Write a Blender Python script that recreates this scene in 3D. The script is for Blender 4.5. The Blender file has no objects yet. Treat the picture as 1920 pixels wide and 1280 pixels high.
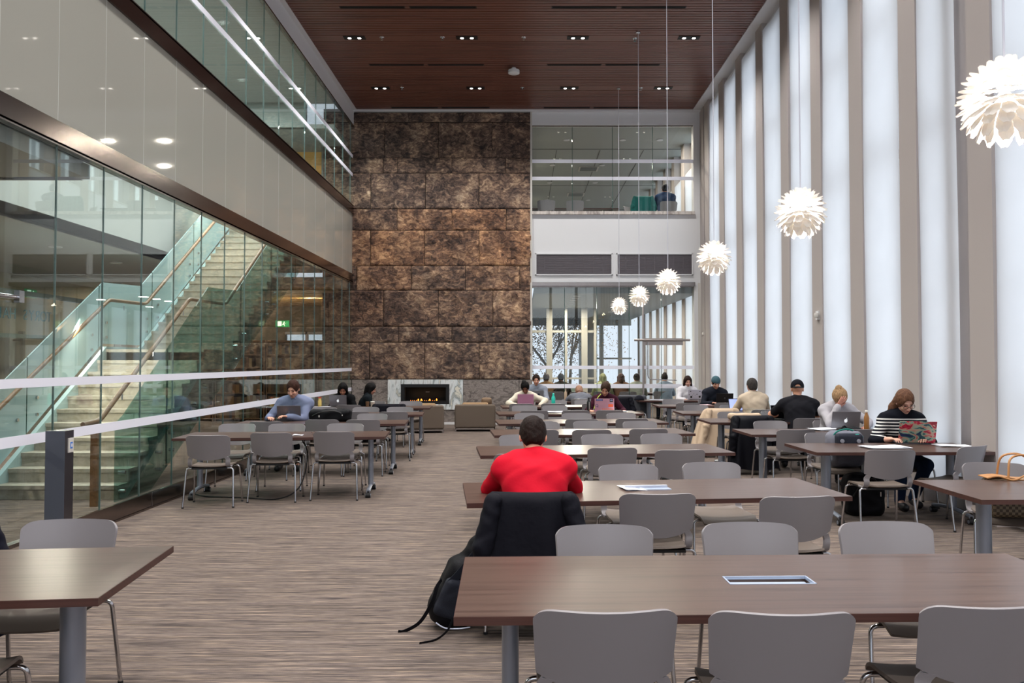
import bpy, math, random
import numpy as np
from mathutils import Vector, Matrix, noise
random.seed(7)
S = bpy.context.scene
COL = S.collection
PI = math.pi
# ---------------------------------------------------------------- camera, world, exposure
cam = bpy.data.cameras.new('camera'); camo = bpy.data.objects.new('camera', cam); COL.objects.link(camo)
camo.location = (0, 0, 1.62)
camo.rotation_euler = (math.radians(90) + math.atan(39 / 1500), 0, 0)
cam.sensor_width = 36; cam.lens = 1500 / 1920 * 36; cam.shift_x = -20 / 1920
cam.clip_start = .05; cam.clip_end = 200
S.camera = camo
S.view_settings.view_transform = 'Standard'; S.view_settings.look = 'None'
S.view_settings.exposure = 0.06; S.view_settings.gamma = 1; S.view_settings.use_curve_mapping = False
S.cycles.max_bounces = 8; S.cycles.diffuse_bounces = 4; S.cycles.glossy_bounces = 4
S.cycles.transparent_max_bounces = 40; S.cycles.transmission_bounces = 6
S.cycles.sample_clamp_indirect = 4; S.cycles.caustics_reflective = False; S.cycles.caustics_refractive = False
S.cycles.use_denoising = True
W = bpy.data.worlds.new('sky'); S.world = W; W.use_nodes = True
W.node_tree.nodes['Background'].inputs[0].default_value = (.80, .88, 1, 1)
W.node_tree.nodes['Background'].inputs[1].default_value = 1.0

def area(name, loc, rot, sx, sy, power, color=(1, 1, 1), parent=None, spread=None):
    l = bpy.data.lights.new(name, 'AREA'); l.shape = 'RECTANGLE'; l.size = sx; l.size_y = sy
    l.energy = power; l.color = color
    if spread: l.spread = spread
    o = bpy.data.objects.new(name, l); o.location = loc; o.rotation_euler = rot; COL.objects.link(o)
    if parent: o.parent = parent
    return o
# daylight outside the window bays on the right, and an added fill behind the camera
NEAR0, FAR0, PER = 7.92, 8.35, 1.51
BAYS = list(range(-9, 16))
for k in BAYS:
    ya, yb = FAR0 + PER * k, NEAR0 + PER * (k + 1)
    area('daylight_fill', (5.35, (ya + yb) / 2, 4.2), (0, PI / 2, 0), 8.0, 1.3, 33, (.93, .95, 1))
area('daylight_fill', (0, -6.3, 6.2), (PI / 2, 0, 0), 8.6, 3.8, 190, (.93, .95, 1))  # unseen fill added to light the surfaces facing the camera

# ---------------------------------------------------------------- materials
def lin(c):
    if isinstance(c, str):
        c = [int(c[i:i + 2], 16) / 255 for i in (0, 2, 4)]
        c = [x / 12.92 if x <= .04045 else ((x + .055) / 1.055) ** 2.4 for x in c]
    return (c[0], c[1], c[2], 1)
MC = {}
def mat(name, color='808080', rough=.5, metal=0, spec=.5, emit=None, es=1, alpha=1, bump=0, bscale=200, coat=0, trans=0, vary=True):
    if name in MC: return MC[name]
    m = bpy.data.materials.new(name); m.use_nodes = True; MC[name] = m
    nt = m.node_tree; b = nt.nodes['Principled BSDF']
    b.inputs['Base Color'].default_value = lin(color); b.inputs['Roughness'].default_value = rough
    b.inputs['Metallic'].default_value = metal; b.inputs['Specular IOR Level'].default_value = spec
    b.inputs['Coat Weight'].default_value = coat
    if emit is not None:
        b.inputs['Emission Color'].default_value = lin(emit); b.inputs['Emission Strength'].default_value = es
    # every material carries a little procedural variation
    n = nt.nodes.new('ShaderNodeTexNoise'); n.inputs['Scale'].default_value = bscale; n.inputs['Detail'].default_value = 3
    tc = nt.nodes.new('ShaderNodeTexCoord'); nt.links.new(tc.outputs['Object'], n.inputs['Vector'])
    if bump:
        bp = nt.nodes.new('ShaderNodeBump'); bp.inputs['Strength'].default_value = bump; bp.inputs['Distance'].default_value = .01
        nt.links.new(n.outputs['Fac'], bp.inputs['Height']); nt.links.new(bp.outputs['Normal'], b.inputs['Normal'])
    elif vary:
        mr = nt.nodes.new('ShaderNodeMapRange'); mr.inputs['To Min'].default_value = max(0, rough - .04); mr.inputs['To Max'].default_value = min(1, rough + .04)
        nt.links.new(n.outputs['Fac'], mr.inputs['Value']); nt.links.new(mr.outputs['Result'], b.inputs['Roughness'])
    return m
def N(m, t, **kw):
    n = m.node_tree.nodes.new(t)
    for k, v in kw.items():
        if k.startswith('i_'):
            n.inputs[k[2:].replace('_', ' ')].default_value = v
        else: setattr(n, k, v)
    return n
def L(m, a, ao, b, bi): m.node_tree.links.new(a.outputs[ao], b.inputs[bi])
def ramp(m, stops):
    r = N(m, 'ShaderNodeValToRGB'); e = r.color_ramp.elements
    while len(e) < len(stops): e.new(.5)
    for q, (p, c) in zip(e, stops): q.position = p; q.color = lin(c)
    return r
def BS(m): return m.node_tree.nodes['Principled BSDF']
def stretch(m, sc, rnd=False):
    tc = N(m, 'ShaderNodeTexCoord'); mp = N(m, 'ShaderNodeMapping'); mp.inputs['Scale'].default_value = sc
    if rnd:
        oi = N(m, 'ShaderNodeObjectInfo'); ad = N(m, 'ShaderNodeVectorMath', operation='ADD'); mu = N(m, 'ShaderNodeMath', operation='MULTIPLY'); mu.inputs[1].default_value = 40
        L(m, oi, 'Random', mu, 0); L(m, tc, 'Object', ad, 0); L(m, mu, 'Value', ad, 1); L(m, ad, 'Vector', mp, 'Vector')
    else: L(m, tc, 'Object', mp, 'Vector')
    return mp
# carpet of fine broken stripes running across the room
def carpet():
    m = mat('striped_carpet', '6f645d', .95, spec=.15)
    a = stretch(m, (2.6, 115, 1)); n1 = N(m, 'ShaderNodeTexNoise', i_Scale=1.0, i_Detail=2.0, i_Roughness=.7); L(m, a, 'Vector', n1, 'Vector')
    r = ramp(m, [(.32, '262326'), (.42, '554c4b'), (.49, '82756d'), (.54, '574e4b'), (.60, '8c7c6f'), (.68, 'a3907e')]); L(m, n1, 'Fac', r, 'Fac')
    b = stretch(m, (1.1, 30, 1)); n2 = N(m, 'ShaderNodeTexNoise', i_Scale=1.0, i_Detail=2, i_Roughness=.6); L(m, b, 'Vector', n2, 'Vector')
    mr = N(m, 'ShaderNodeMapRange'); mr.inputs['From Min'].default_value = .3; mr.inputs['From Max'].default_value = .7; mr.inputs['To Min'].default_value = .48; mr.inputs['To Max'].default_value = 1.12
    L(m, n2, 'Fac', mr, 'Value')
    g = N(m, 'ShaderNodeTexNoise', i_Scale=260.0, i_Detail=1.0); tc = N(m, 'ShaderNodeTexCoord'); L(m, tc, 'Object', g, 'Vector')
    mg = N(m, 'ShaderNodeMapRange'); mg.inputs['To Min'].default_value = .7; mg.inputs['To Max'].default_value = 1.3; L(m, g, 'Fac', mg, 'Value')
    mm = N(m, 'ShaderNodeMath', operation='MULTIPLY'); L(m, mr, 'Result', mm, 0); L(m, mg, 'Result', mm, 1)
    mx = N(m, 'ShaderNodeVectorMath', operation='SCALE'); L(m, r, 'Color', mx, 0); L(m, mm, 'Value', mx, 'Scale')
    L(m, mx, 'Vector', BS(m), 'Base Color')
    return m
CARPET = carpet()
def wood(name, c1, c2, rough, sc=(1.2, 30, 30), c3=None, coat=0):
    m = mat(name, c1, rough, coat=coat, vary=False)
    a = stretch(m, sc, True); n = N(m, 'ShaderNodeTexNoise', i_Scale=1.0, i_Detail=5, i_Roughness=.65, i_Distortion=.4); L(m, a, 'Vector', n, 'Vector')
    r = ramp(m, [(.3, c1), (.55, c2), (.75, c3 or c1)]); L(m, n, 'Fac', r, 'Fac'); L(m, r, 'Color', BS(m), 'Base Color')
    return m
TABLEWOOD = wood('walnut_laminate', '3b2b26', '54423b', .28, (1.1, 38, 38), '493630')
BS(TABLEWOOD).inputs['Specular IOR Level'].default_value = .38
EDGEWOOD = wood('walnut_edge_band', '2e1a16', '4a2c25', .4, (1.2, 40, 60), '38211c')
CEILWOOD = wood('red_brown_ceiling_slats', '55352c', '754a3d', .36, (.7, 14, 14), '5e3b31')
RAILWOOD = wood('oak_handrail', '5f452c', '7d5c3c', .4, (20, 4, 20), '6b4d31')
SHELFWOOD = wood('brown_shelf_wood', '5a4029', '77583a', .5, (3, 3, 18), '67492f')
PLASTIC = mat('taupe_moulded_plastic', '7d797c', .34, spec=.5, bump=.04, bscale=900)
PLASTIC_SEAT = mat('taupe_seat_plastic', '6d625a', .48, spec=.4, bump=.06, bscale=900)
CHROME = mat('chrome', 'c9c9cc', .14, 1)
SILVER = mat('silver_powder_coat', '949aa6', .36, .55)
BLACKP = mat('black_plastic', '0c0c0e', .45)
RUBBER = mat('black_rubber', '101012', .7)
STEEL = mat('brushed_stainless', '8d8784', .26, 1, bump=.05, bscale=500)
DSTEEL = mat('brown_reflecting_stainless', '54403a', .2, .85)  # stainless; the brown reflected from the wood ceiling is put into its colour
WHITE = mat('white_paint', 'd9d9db', .6, spec=.3)
WHITE2 = mat('warm_white_paint', 'c9c5bf', .6, spec=.3)
GREYW = mat('pale_grey_wall', 'a8a9a6', .7, spec=.2)
BEIGEW = mat('beige_wall', '9a907c', .75, spec=.2)
PIER = mat('taupe_pier_paint', 'aea6a3', .75, spec=.15)
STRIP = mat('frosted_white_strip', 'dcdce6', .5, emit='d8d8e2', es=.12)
DARK = mat('dark_recess', '0a0908', .9)
BLACKGLASS = mat('black_glass', '050506', .08)
PAINTG = mat('back_painted_grey_glass', 'a5a49b', .035, spec=.6, coat=.0)
def glassmat(name, tint, f0=.045, frost=0, milk=None):
    m = bpy.data.materials.new(name); m.use_nodes = True; nt = m.node_tree; nt.nodes.clear()
    o = nt.nodes.new('ShaderNodeOutputMaterial'); t = nt.nodes.new('ShaderNodeBsdfTransparent'); g = nt.nodes.new('ShaderNodeBsdfGlossy')
    t.inputs[0].default_value = (*tint, 1); g.inputs['Roughness'].default_value = frost; g.inputs['Color'].default_value = (.95, 1, .98, 1)
    lw = nt.nodes.new('ShaderNodeLayerWeight'); lw.inputs['Blend'].default_value = .5
    p = nt.nodes.new('ShaderNodeMath'); p.operation = 'POWER'; p.inputs[1].default_value = 4.6
    ma = nt.nodes.new('ShaderNodeMath'); ma.operation = 'MULTIPLY_ADD'; ma.inputs[1].default_value = 1 - f0; ma.inputs[2].default_value = f0; ma.use_clamp = True
    mx = nt.nodes.new('ShaderNodeMixShader')
    nt.links.new(lw.outputs['Facing'], p.inputs[0]); nt.links.new(p.outputs[0], ma.inputs[0]); nt.links.new(ma.outputs[0], mx.inputs[0])
    base = t
    if milk:
        df = nt.nodes.new('ShaderNodeBsdfDiffuse'); df.inputs[0].default_value = (*milk, 1); base = nt.nodes.new('ShaderNodeMixShader'); base.inputs[0].default_value = .82
        nt.links.new(t.outputs[0], base.inputs[1]); nt.links.new(df.outputs[0], base.inputs[2])
    nt.links.new(base.outputs[0], mx.inputs[1]); nt.links.new(g.outputs[0], mx.inputs[2]); nt.links.new(mx.outputs[0], o.inputs[0])
    MC[name] = m; return m
GLASS = glassmat('clear_green_glass', (.945, .978, .968), .06)
GLASS2 = glassmat('clear_glass', (.96, .98, .975), .03)
TEAL = glassmat('teal_balustrade_glass', (.56, .73, .71), .08)
TEALM = glassmat('milky_teal_balustrade_glass', (.55, .72, .71), .05, milk=(.44, .60, .62))
GEDGE = mat('green_glass_edge', '1d4a44', .15)
JOINT = mat('grey_silicone_joint', '5d7573', .3); JOINTL = mat('pale_glass_joint', 'c4c6c2', .3)
def fabric(name, c, t=.5):
    m = bpy.data.materials.new(name); m.use_nodes = True; nt = m.node_tree; b = nt.nodes['Principled BSDF']; o = nt.nodes['Material Output']
    b.inputs['Base Color'].default_value = lin(c); b.inputs['Roughness'].default_value = .9; b.inputs['Specular IOR Level'].default_value = .1
    tr = nt.nodes.new('ShaderNodeBsdfTranslucent'); tr.inputs[0].default_value = lin(c); mx = nt.nodes.new('ShaderNodeMixShader'); mx.inputs[0].default_value = t
    nt.links.new(b.outputs[0], mx.inputs[1]); nt.links.new(tr.outputs[0], mx.inputs[2]); nt.links.new(mx.outputs[0], o.inputs[0])
    n = nt.nodes.new('ShaderNodeTexNoise'); n.inputs['Scale'].default_value = 1.2; mr = nt.nodes.new('ShaderNodeMapRange'); mr.inputs['To Min'].default_value = .9; mr.inputs['To Max'].default_value = 1.06
    tc = nt.nodes.new('ShaderNodeTexCoord'); nt.links.new(tc.outputs['Object'], n.inputs['Vector']); nt.links.new(n.outputs[0], mr.inputs[0])
    sc = nt.nodes.new('ShaderNodeVectorMath'); sc.operation = 'SCALE'; sc.inputs[0].default_value = lin(c)[:3]; nt.links.new(mr.outputs[0], sc.inputs['Scale']); nt.links.new(sc.outputs[0], tr.inputs[0])
    MC[name] = m; return m
BLIND = fabric('white_blind_fabric', 'f2f3f6', .72)
LEAF = fabric('white_lamp_leaf', 'fdfaf6', .5)
def stonemat():
    m = mat('split_face_brown_stone', '40302a', .62, spec=.3)
    at = N(m, 'ShaderNodeAttribute', attribute_name='slab'); tc = N(m, 'ShaderNodeTexCoord')
    sc = N(m, 'ShaderNodeVectorMath', operation='SCALE'); sc.inputs['Scale'].default_value = 31.7; L(m, at, 'Color', sc, 0)
    ad = N(m, 'ShaderNodeVectorMath', operation='ADD'); L(m, tc, 'Object', ad, 0); L(m, sc, 'Vector', ad, 1)
    def nz(scale, det, ro, di, st=(1, 1, 1)):
        mp = N(m, 'ShaderNodeMapping'); mp.inputs['Scale'].default_value = st; L(m, ad, 'Vector', mp, 'Vector')
        n = N(m, 'ShaderNodeTexNoise', i_Scale=scale, i_Detail=det, i_Roughness=ro, i_Distortion=di); L(m, mp, 'Vector', n, 'Vector'); return n
    n1 = nz(1.6, 6, .6, .8); n2 = nz(6.5, 8, .72, 1.1, (1, 1, 1.5)); n3 = nz(2.3, 3, .5, .3)
    s1 = N(m, 'ShaderNodeMath', operation='MULTIPLY_ADD'); s1.inputs[1].default_value = .45; L(m, n1, 'Fac', s1, 0)
    s2 = N(m, 'ShaderNodeMath', operation='MULTIPLY'); s2.inputs[1].default_value = .72; L(m, n2, 'Fac', s2, 0); L(m, s2, 'Value', s1, 2)
    sx = N(m, 'ShaderNodeSeparateXYZ'); L(m, at, 'Color', sx, 0)
    s3 = N(m, 'ShaderNodeMath', operation='MULTIPLY_ADD'); s3.inputs[1].default_value = .05; L(m, sx, 'Y', s3, 0); L(m, s1, 'Value', s3, 2)
    r = ramp(m, [(.42, '221d1f'), (.505, '463934'), (.56, '665349'), (.62, '886f5e'), (.68, 'b0967d'), (.76, 'd8c0a2')]); L(m, s3, 'Value', r, 'Fac')
    g = ramp(m, [(.42, 'ffffff'), (.60, 'b9bcc8')]); L(m, n3, 'Fac', g, 'Fac')
    mg = N(m, 'ShaderNodeMix', data_type='RGBA', blend_type='MULTIPLY'); mg.inputs[0].default_value = .8; L(m, r, 'Color', mg, 6); L(m, g, 'Color', mg, 7)
    mx = N(m, 'ShaderNodeMix', data_type='RGBA', blend_type='MULTIPLY'); mx.inputs[7].default_value = lin((1.2, .84, .58))  # tint that paints golden light onto the middle rows
    L(m, sx, 'Y', mx, 0); L(m, mg, 2, mx, 6); L(m, mx, 2, BS(m), 'Base Color')
    bp = N(m, 'ShaderNodeBump', i_Strength=1.0, i_Distance=.05); L(m, s1, 'Value', bp, 'Height'); L(m, bp, 'Normal', BS(m), 'Normal')
    return m
STONE = stonemat()
def veined(name, stops, sc, dist, rough=.4):
    m = mat(name, stops[0][1], rough)
    a = stretch(m, sc); n = N(m, 'ShaderNodeTexNoise', i_Scale=1.0, i_Detail=5, i_Roughness=.6, i_Distortion=dist); L(m, a, 'Vector', n, 'Vector')
    r = ramp(m, stops); L(m, n, 'Fac', r, 'Fac'); L(m, r, 'Color', BS(m), 'Base Color'); return m
GSTONE = veined('grey_veined_granite', [(.36, '5c5350'), (.47, '7d746f'), (.52, '968c86'), (.58, '746b66'), (.66, '8d837d')], (3, 3, 7), 2.2, .45)
MARBLE = veined('white_grey_marble', [(.34, '9fa3a2'), (.45, 'e3e6e6'), (.55, 'd5dcde'), (.60, '8f9696'), (.66, 'e0dccf')], (4, 2, 1.0), 1.4, .2)
TERR = veined('pale_stair_stone', [(.3, '8f897c'), (.5, 'a8a295'), (.7, '98917f')], (9, 9, 9), .3, .55)
SOFA = mat('taupe_woven_upholstery', '6b5f55', .9, spec=.15, bump=.3, bscale=350)
CUSHION = mat('tan_cushion_fabric', '9a7f62', .9, spec=.1, bump=.3, bscale=300)
PAPER = mat('white_paper', 'e4e6ee', .7)
SCREEN = mat('lit_laptop_screen', 'aab7dd', .3, emit='8fa3e6', es=.7)

# ---------------------------------------------------------------- mesh helpers
class MB:
    def __init__(s): s.v = []; s.f = []; s.M = None
    def add(s, vs, fs):
        o = len(s.v)
        s.v += [tuple(s.M @ Vector(p)) if s.M else tuple(p) for p in vs]
        s.f += [tuple(i + o for i in f) for f in fs]; return s
    def box(s, x0, x1, y0, y1, z0, z1, M=None):
        vs = [(x, y, z) for z in (z0, z1) for y in (y0, y1) for x in (x0, x1)]
        if M is not None: vs = [M @ Vector(v) for v in vs]
        return s.add(vs, [(0, 2, 3, 1), (4, 5, 7, 6), (0, 1, 5, 4), (2, 6, 7, 3), (0, 4, 6, 2), (1, 3, 7, 5)])
    def cyl(s, a, b, r0, r1=None, n=12):
        return s.tube([a, b], [r0, r0 if r1 is None else r1], n)
    def tube(s, pts, r, n=10, cap=True, flat=1.0):
        pts = [Vector(p) for p in pts]; k = len(pts)
        rs = r if isinstance(r, (list, tuple)) else [r] * k
        t0 = (pts[1] - pts[0]).normalized(); up = Vector((0, 0, 1)) if abs(t0.z) < .9 else Vector((1, 0, 0))
        u = t0.cross(up).normalized(); vs = []
        for i in range(k):
            t = ((pts[min(i + 1, k - 1)] - pts[i]).normalized() + (pts[i] - pts[max(i - 1, 0)]).normalized())
            if t.length < 1e-6: t = t0
            t.normalize(); u = (u - t * u.dot(t)).normalized(); w = t.cross(u)
            for j in range(n):
                a = 2 * PI * j / n; vs.append(pts[i] + u * math.cos(a) * rs[i] + w * math.sin(a) * rs[i] * flat)
        fs = [(i * n + j, i * n + (j + 1) % n, (i + 1) * n + (j + 1) % n, (i + 1) * n + j) for i in range(k - 1) for j in range(n)]
        if cap: fs += [tuple(reversed(range(n))), tuple((k - 1) * n + j for j in range(n))]
        return s.add(vs, fs)
    def lathe(s, prof, c=(0, 0, 0), n=20):
        vs = [(c[0] + r * math.cos(2 * PI * j / n), c[1] + r * math.sin(2 * PI * j / n), c[2] + z) for r, z in prof for j in range(n)]
        k = len(prof); fs = [(i * n + j, i * n + (j + 1) % n, (i + 1) * n + (j + 1) % n, (i + 1) * n + j) for i in range(k - 1) for j in range(n)]
        fs += [tuple(reversed(range(n))), tuple((k - 1) * n + j for j in range(n))]
        return s.add(vs, fs)
    def prism(s, poly, a0, a1, axis=0):
        def P(p, a): return {0: (a, p[0], p[1]), 1: (p[0], a, p[1]), 2: (p[0], p[1], a)}[axis]
        n = len(poly); vs = [P(p, a0) for p in poly] + [P(p, a1) for p in poly]
        return s.add(vs, [tuple(range(n)), tuple(reversed(range(n, 2 * n)))] + [(i, (i + 1) % n, n + (i + 1) % n, n + i) for i in range(n)])
    def sheet(s, fn, nu, nv, th):
        """closed thick sheet: fn(u,v) -> point, thickness th along the local normal"""
        P = [[Vector(fn(i / nu, j / nv)) for j in range(nv + 1)] for i in range(nu + 1)]
        top = []; bot = []
        for i in range(nu + 1):
            for j in range(nv + 1):
                du = P[min(i + 1, nu)][j] - P[max(i - 1, 0)][j]; dv = P[i][min(j + 1, nv)] - P[i][max(j - 1, 0)]
                nn = du.cross(dv); nn = nn.normalized() if nn.length > 1e-9 else Vector((0, 0, 1))
                top.append(P[i][j] + nn * th / 2); bot.append(P[i][j] - nn * th / 2)
        q = lambda i, j: i * (nv + 1) + j; o = len(top); fs = []
        for i in range(nu):
            for j in range(nv):
                fs.append((q(i, j), q(i + 1, j), q(i + 1, j + 1), q(i, j + 1)))
                fs.append((o + q(i, j), o + q(i, j + 1), o + q(i + 1, j + 1), o + q(i + 1, j)))
        for i in range(nu):
            fs.append((q(i, 0), o + q(i, 0), o + q(i + 1, 0), q(i + 1, 0))); fs.append((q(i, nv), q(i + 1, nv), o + q(i + 1, nv), o + q(i, nv)))
        for j in range(nv):
            fs.append((q(0, j), q(0, j + 1), o + q(0, j + 1), o + q(0, j))); fs.append((q(nu, j), o + q(nu, j), o + q(nu, j + 1), q(nu, j + 1)))
        return s.add(top + bot, fs)
    def mesh(s, name, m, smooth=False):
        me = bpy.data.meshes.new(name); me.from_pydata(s.v, [], s.f); me.validate(); me.update()
        import bmesh
        bm = bmesh.new(); bm.from_mesh(me); bmesh.ops.recalc_face_normals(bm, faces=bm.faces); bm.to_mesh(me); bm.free()
        for q in (m if isinstance(m, (list, tuple)) else [m]): me.materials.append(q)
        if smooth:
            me.polygons.foreach_set('use_smooth', [True] * len(me.polygons))
            try: me.set_sharp_from_angle(angle=math.radians(45))
            except Exception: pass
        return me
    def build(s, name, m, parent=None, smooth=False):
        o = bpy.data.objects.new(name, s.mesh(name, m, smooth)); COL.objects.link(o)
        if parent: o.parent = parent
        return o
def tag(o, label=None, cat=None, group=None, kind=None):
    if label: o['label'] = label
    if cat: o['category'] = cat
    if group: o['group'] = group
    if kind: o['kind'] = kind
    return o
def thing(name, label, cat, loc=(0, 0, 0), rz=0, group=None):
    o = bpy.data.objects.new(name, None); COL.objects.link(o); o.location = loc; o.rotation_euler = (0, 0, rz); o.empty_display_size = .1
    return tag(o, label, cat, group)
def struct(name, mb, m, parent=None, smooth=False):
    o = mb.build(name, m, parent, smooth)
    if not parent: o['kind'] = 'structure'
    return o
def dup(root, loc, rz, label=None, group=None):
    r = root.copy(); COL.objects.link(r); r.location = loc; r.rotation_euler = (0, 0, rz)
    if label: r['label'] = label
    if group: r['group'] = group
    def rec(a, b):
        for ch in a.children:
            c = ch.copy(); COL.objects.link(c); c.parent = b; rec(ch, c)
    rec(root, r); return r
def smoothpath(pts, n=5):
    pts = [Vector(p) for p in pts]; out = []
    for i in range(len(pts) - 1):
        p0 = pts[max(i - 1, 0)]; p1 = pts[i]; p2 = pts[i + 1]; p3 = pts[min(i + 2, len(pts) - 1)]
        for j in range(n):
            t = j / n
            out.append(.5 * ((2 * p1) + (p2 - p0) * t + (2 * p0 - 5 * p1 + 4 * p2 - p3) * t * t + (3 * p1 - p0 - 3 * p2 + p3) * t ** 3))
    out.append(pts[-1]); return out
def roundcorner(pts, r, n=4):
    """polyline with its inner corners rounded by radius r"""
    pts = [Vector(p) for p in pts]; out = [pts[0]]
    for i in range(1, len(pts) - 1):
        a = pts[i] + (pts[i - 1] - pts[i]).normalized() * r; b = pts[i] + (pts[i + 1] - pts[i]).normalized() * r
        for j in range(n + 1):
            t = j / n; out.append(a * (1 - t) ** 2 + pts[i] * 2 * t * (1 - t) + b * t * t)
    out.append(pts[-1]); return out
# ================================================================ THE ROOM
YF = 20.95; ZC = 8.26; XL = -4.47; XR = 4.67
OW = ['zeroth', 'first', 'second', 'third', 'fourth', 'fifth', 'sixth', 'seventh', 'eighth', 'ninth', 'tenth', 'eleventh', 'twelfth', 'thirteenth', 'fourteenth', 'fifteenth', 'sixteenth', 'seventeenth']
struct('floor', MB().box(-13, 5.0, -6, 40, -.1, 0), CARPET)
# slatted ceiling: one board every 11 cm, dark gap between, wider plain bands at the light rows
c = MB(); y = -5.9; rows = [1.2 + 3 * i - .01 for i in range(-2, 7)]
LR = [-1.8, 1.2, 4.2, 7.2, 10.2, 13.2, 16.2, 19.2]
while y < YF - .05:
    wide = min(abs(y + .05 - r) for r in LR) < .13
    c.box(-4.36, 4.47, y, y + (.108 if wide else .085), ZC, ZC + .03); y += .11
cl = struct('ceiling', c, CEILWOOD)
struct('ceiling_backing', MB().box(-4.6, 4.9, -6, YF + .3, ZC + .05, ZC + .12), DARK, cl)
t = MB().box(XL - .1, -4.36, -6, YF, ZC - .02, ZC + .1).box(4.47, 5.0, -6, YF, ZC - .02, ZC + .1).box(XL, 4.7, YF - .10, YF + .15, ZC - .05, ZC + .05)
struct('trim_1', t, WHITE)
struct('trim_2', MB().box(XL - .04, XL + .02, -6, YF, 7.83, ZC), WHITE)
# wall behind the camera: unseen, opened between white posts to let the added fill in
w = MB().box(-4.6, 5, -6, -5.7, 0, .3).box(-4.6, 5, -6, -5.7, 8.0, 8.4)
for i in range(7): w.box(-4.6 + i * 1.55, -4.45 + i * 1.55, -6, -5.7, 0, 8.3)
struct('wall_back', w, WHITE)
# ---- right wall: tall piers with window bays between
w = MB()
for k in BAYS + [16]:
    w.box(XR, 5.05, NEAR0 + PER * k, FAR0 + PER * k, 0, ZC)
w.box(XR, 5.05, YF - .42, YF + .3, 0, ZC)
struct('wall_right', w, PIER)
w = MB().box(4.86, 5.05, -6, 34, 0, .16).box(4.86, 5.05, -6, 34, 8.0, ZC)
struct('baseboard_right', w, PIER)
for k in BAYS:
    ya, yb = FAR0 + PER * k, NEAR0 + PER * (k + 1)
    f = MB()
    for z in (.16, 1.10, 4.30, 6.05, 7.94): f.box(4.86, 4.96, ya, yb, z, z + .07)
    f.box(4.87, 4.95, ya, ya + .07, .16, 8).box(4.87, 4.95, yb - .07, yb, .16, 8)
    f.box(4.85, 4.98, ya + (.30 if k == 0 else 0), ya + (.56 if k == 0 else .10), .16, 7.94)
    fo = struct('window_%d' % (k + 10), f, PIER)
    struct('pane', MB().box(4.91, 4.918, ya + .07, yb - .07, .2, 7.95), GLASS2, fo)
    zt, zb = (8.1, .2) if yb < YF else (7.0, .2)
    if yb > YF and k == 8: ya = YF + .35
    lo = ya + (.26 if k == 0 else .05)
    bl = thing('roller_blind', '', 'blind', (4.71, (lo + yb) / 2, zb), group='tall white roller blinds along the window wall')
    i = len(BAYS)
    H = zt - zb; wd = (yb - lo) / 2
    fb = MB().sheet(lambda u, v: (.012 * math.cos(2.2 * (u - .5) * PI) + .01 * math.sin(v * 7 + k), (u * 2 - 1) * wd, v * H), 10, 30, .004)
    fb.build('fabric', BLIND, bl, True)
    MB().cyl((0, -wd, 0), (0, wd, 0), .014, n=8).build('weight_bar', BLIND, bl, True)
    MB().cyl((.03, -wd, H + .02), (.03, wd, H + .02), .035, n=10).build('roller', WHITE, bl, True)
    if yb > YF: bl['label'] = 'white roller blind beyond the far glass wall, %s from that glass' % OW[k - 7]
    elif k >= 0: bl['label'] = 'tall white roller blind, %s leftwards from the photo\'s right edge' % OW[k + 2]
    elif k == -1: bl['label'] = 'tall white roller blind at the right edge, behind the nearest lamp'
    else: bl['label'] = 'white roller blind outside the view, %s bay before the nearest one seen' % OW[-1 - k]
# small sensors on piers
def sensor(x, y, z, lab):
    s = thing('wall_sensor', lab, 'sensor', (x, y, z))
    MB().box(-.025, 0, -.05, .05, -.07, .07).build('housing', WHITE, s)
    MB().lathe([(.0, -.04), (.03, -.035), (.04, 0), (.03, .035), (0, .04)], (-.05, -.05, .0), 12).build('lens', WHITE2, s, True)
sensor(XR, 12.62, 2.36, 'small white wall sensor on a window pier, above the man in the cap')
s = thing('wall_sensor', 'small round sensor on the corner pier, beside the far glass wall', 'sensor', (XR, 20.7, 2.35))
MB().lathe([(0, 0), (.05, .002), (.045, .02), (0, .03)], n=14).build('housing', WHITE2, s, True).rotation_euler = (0, -PI / 2, 0)
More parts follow.
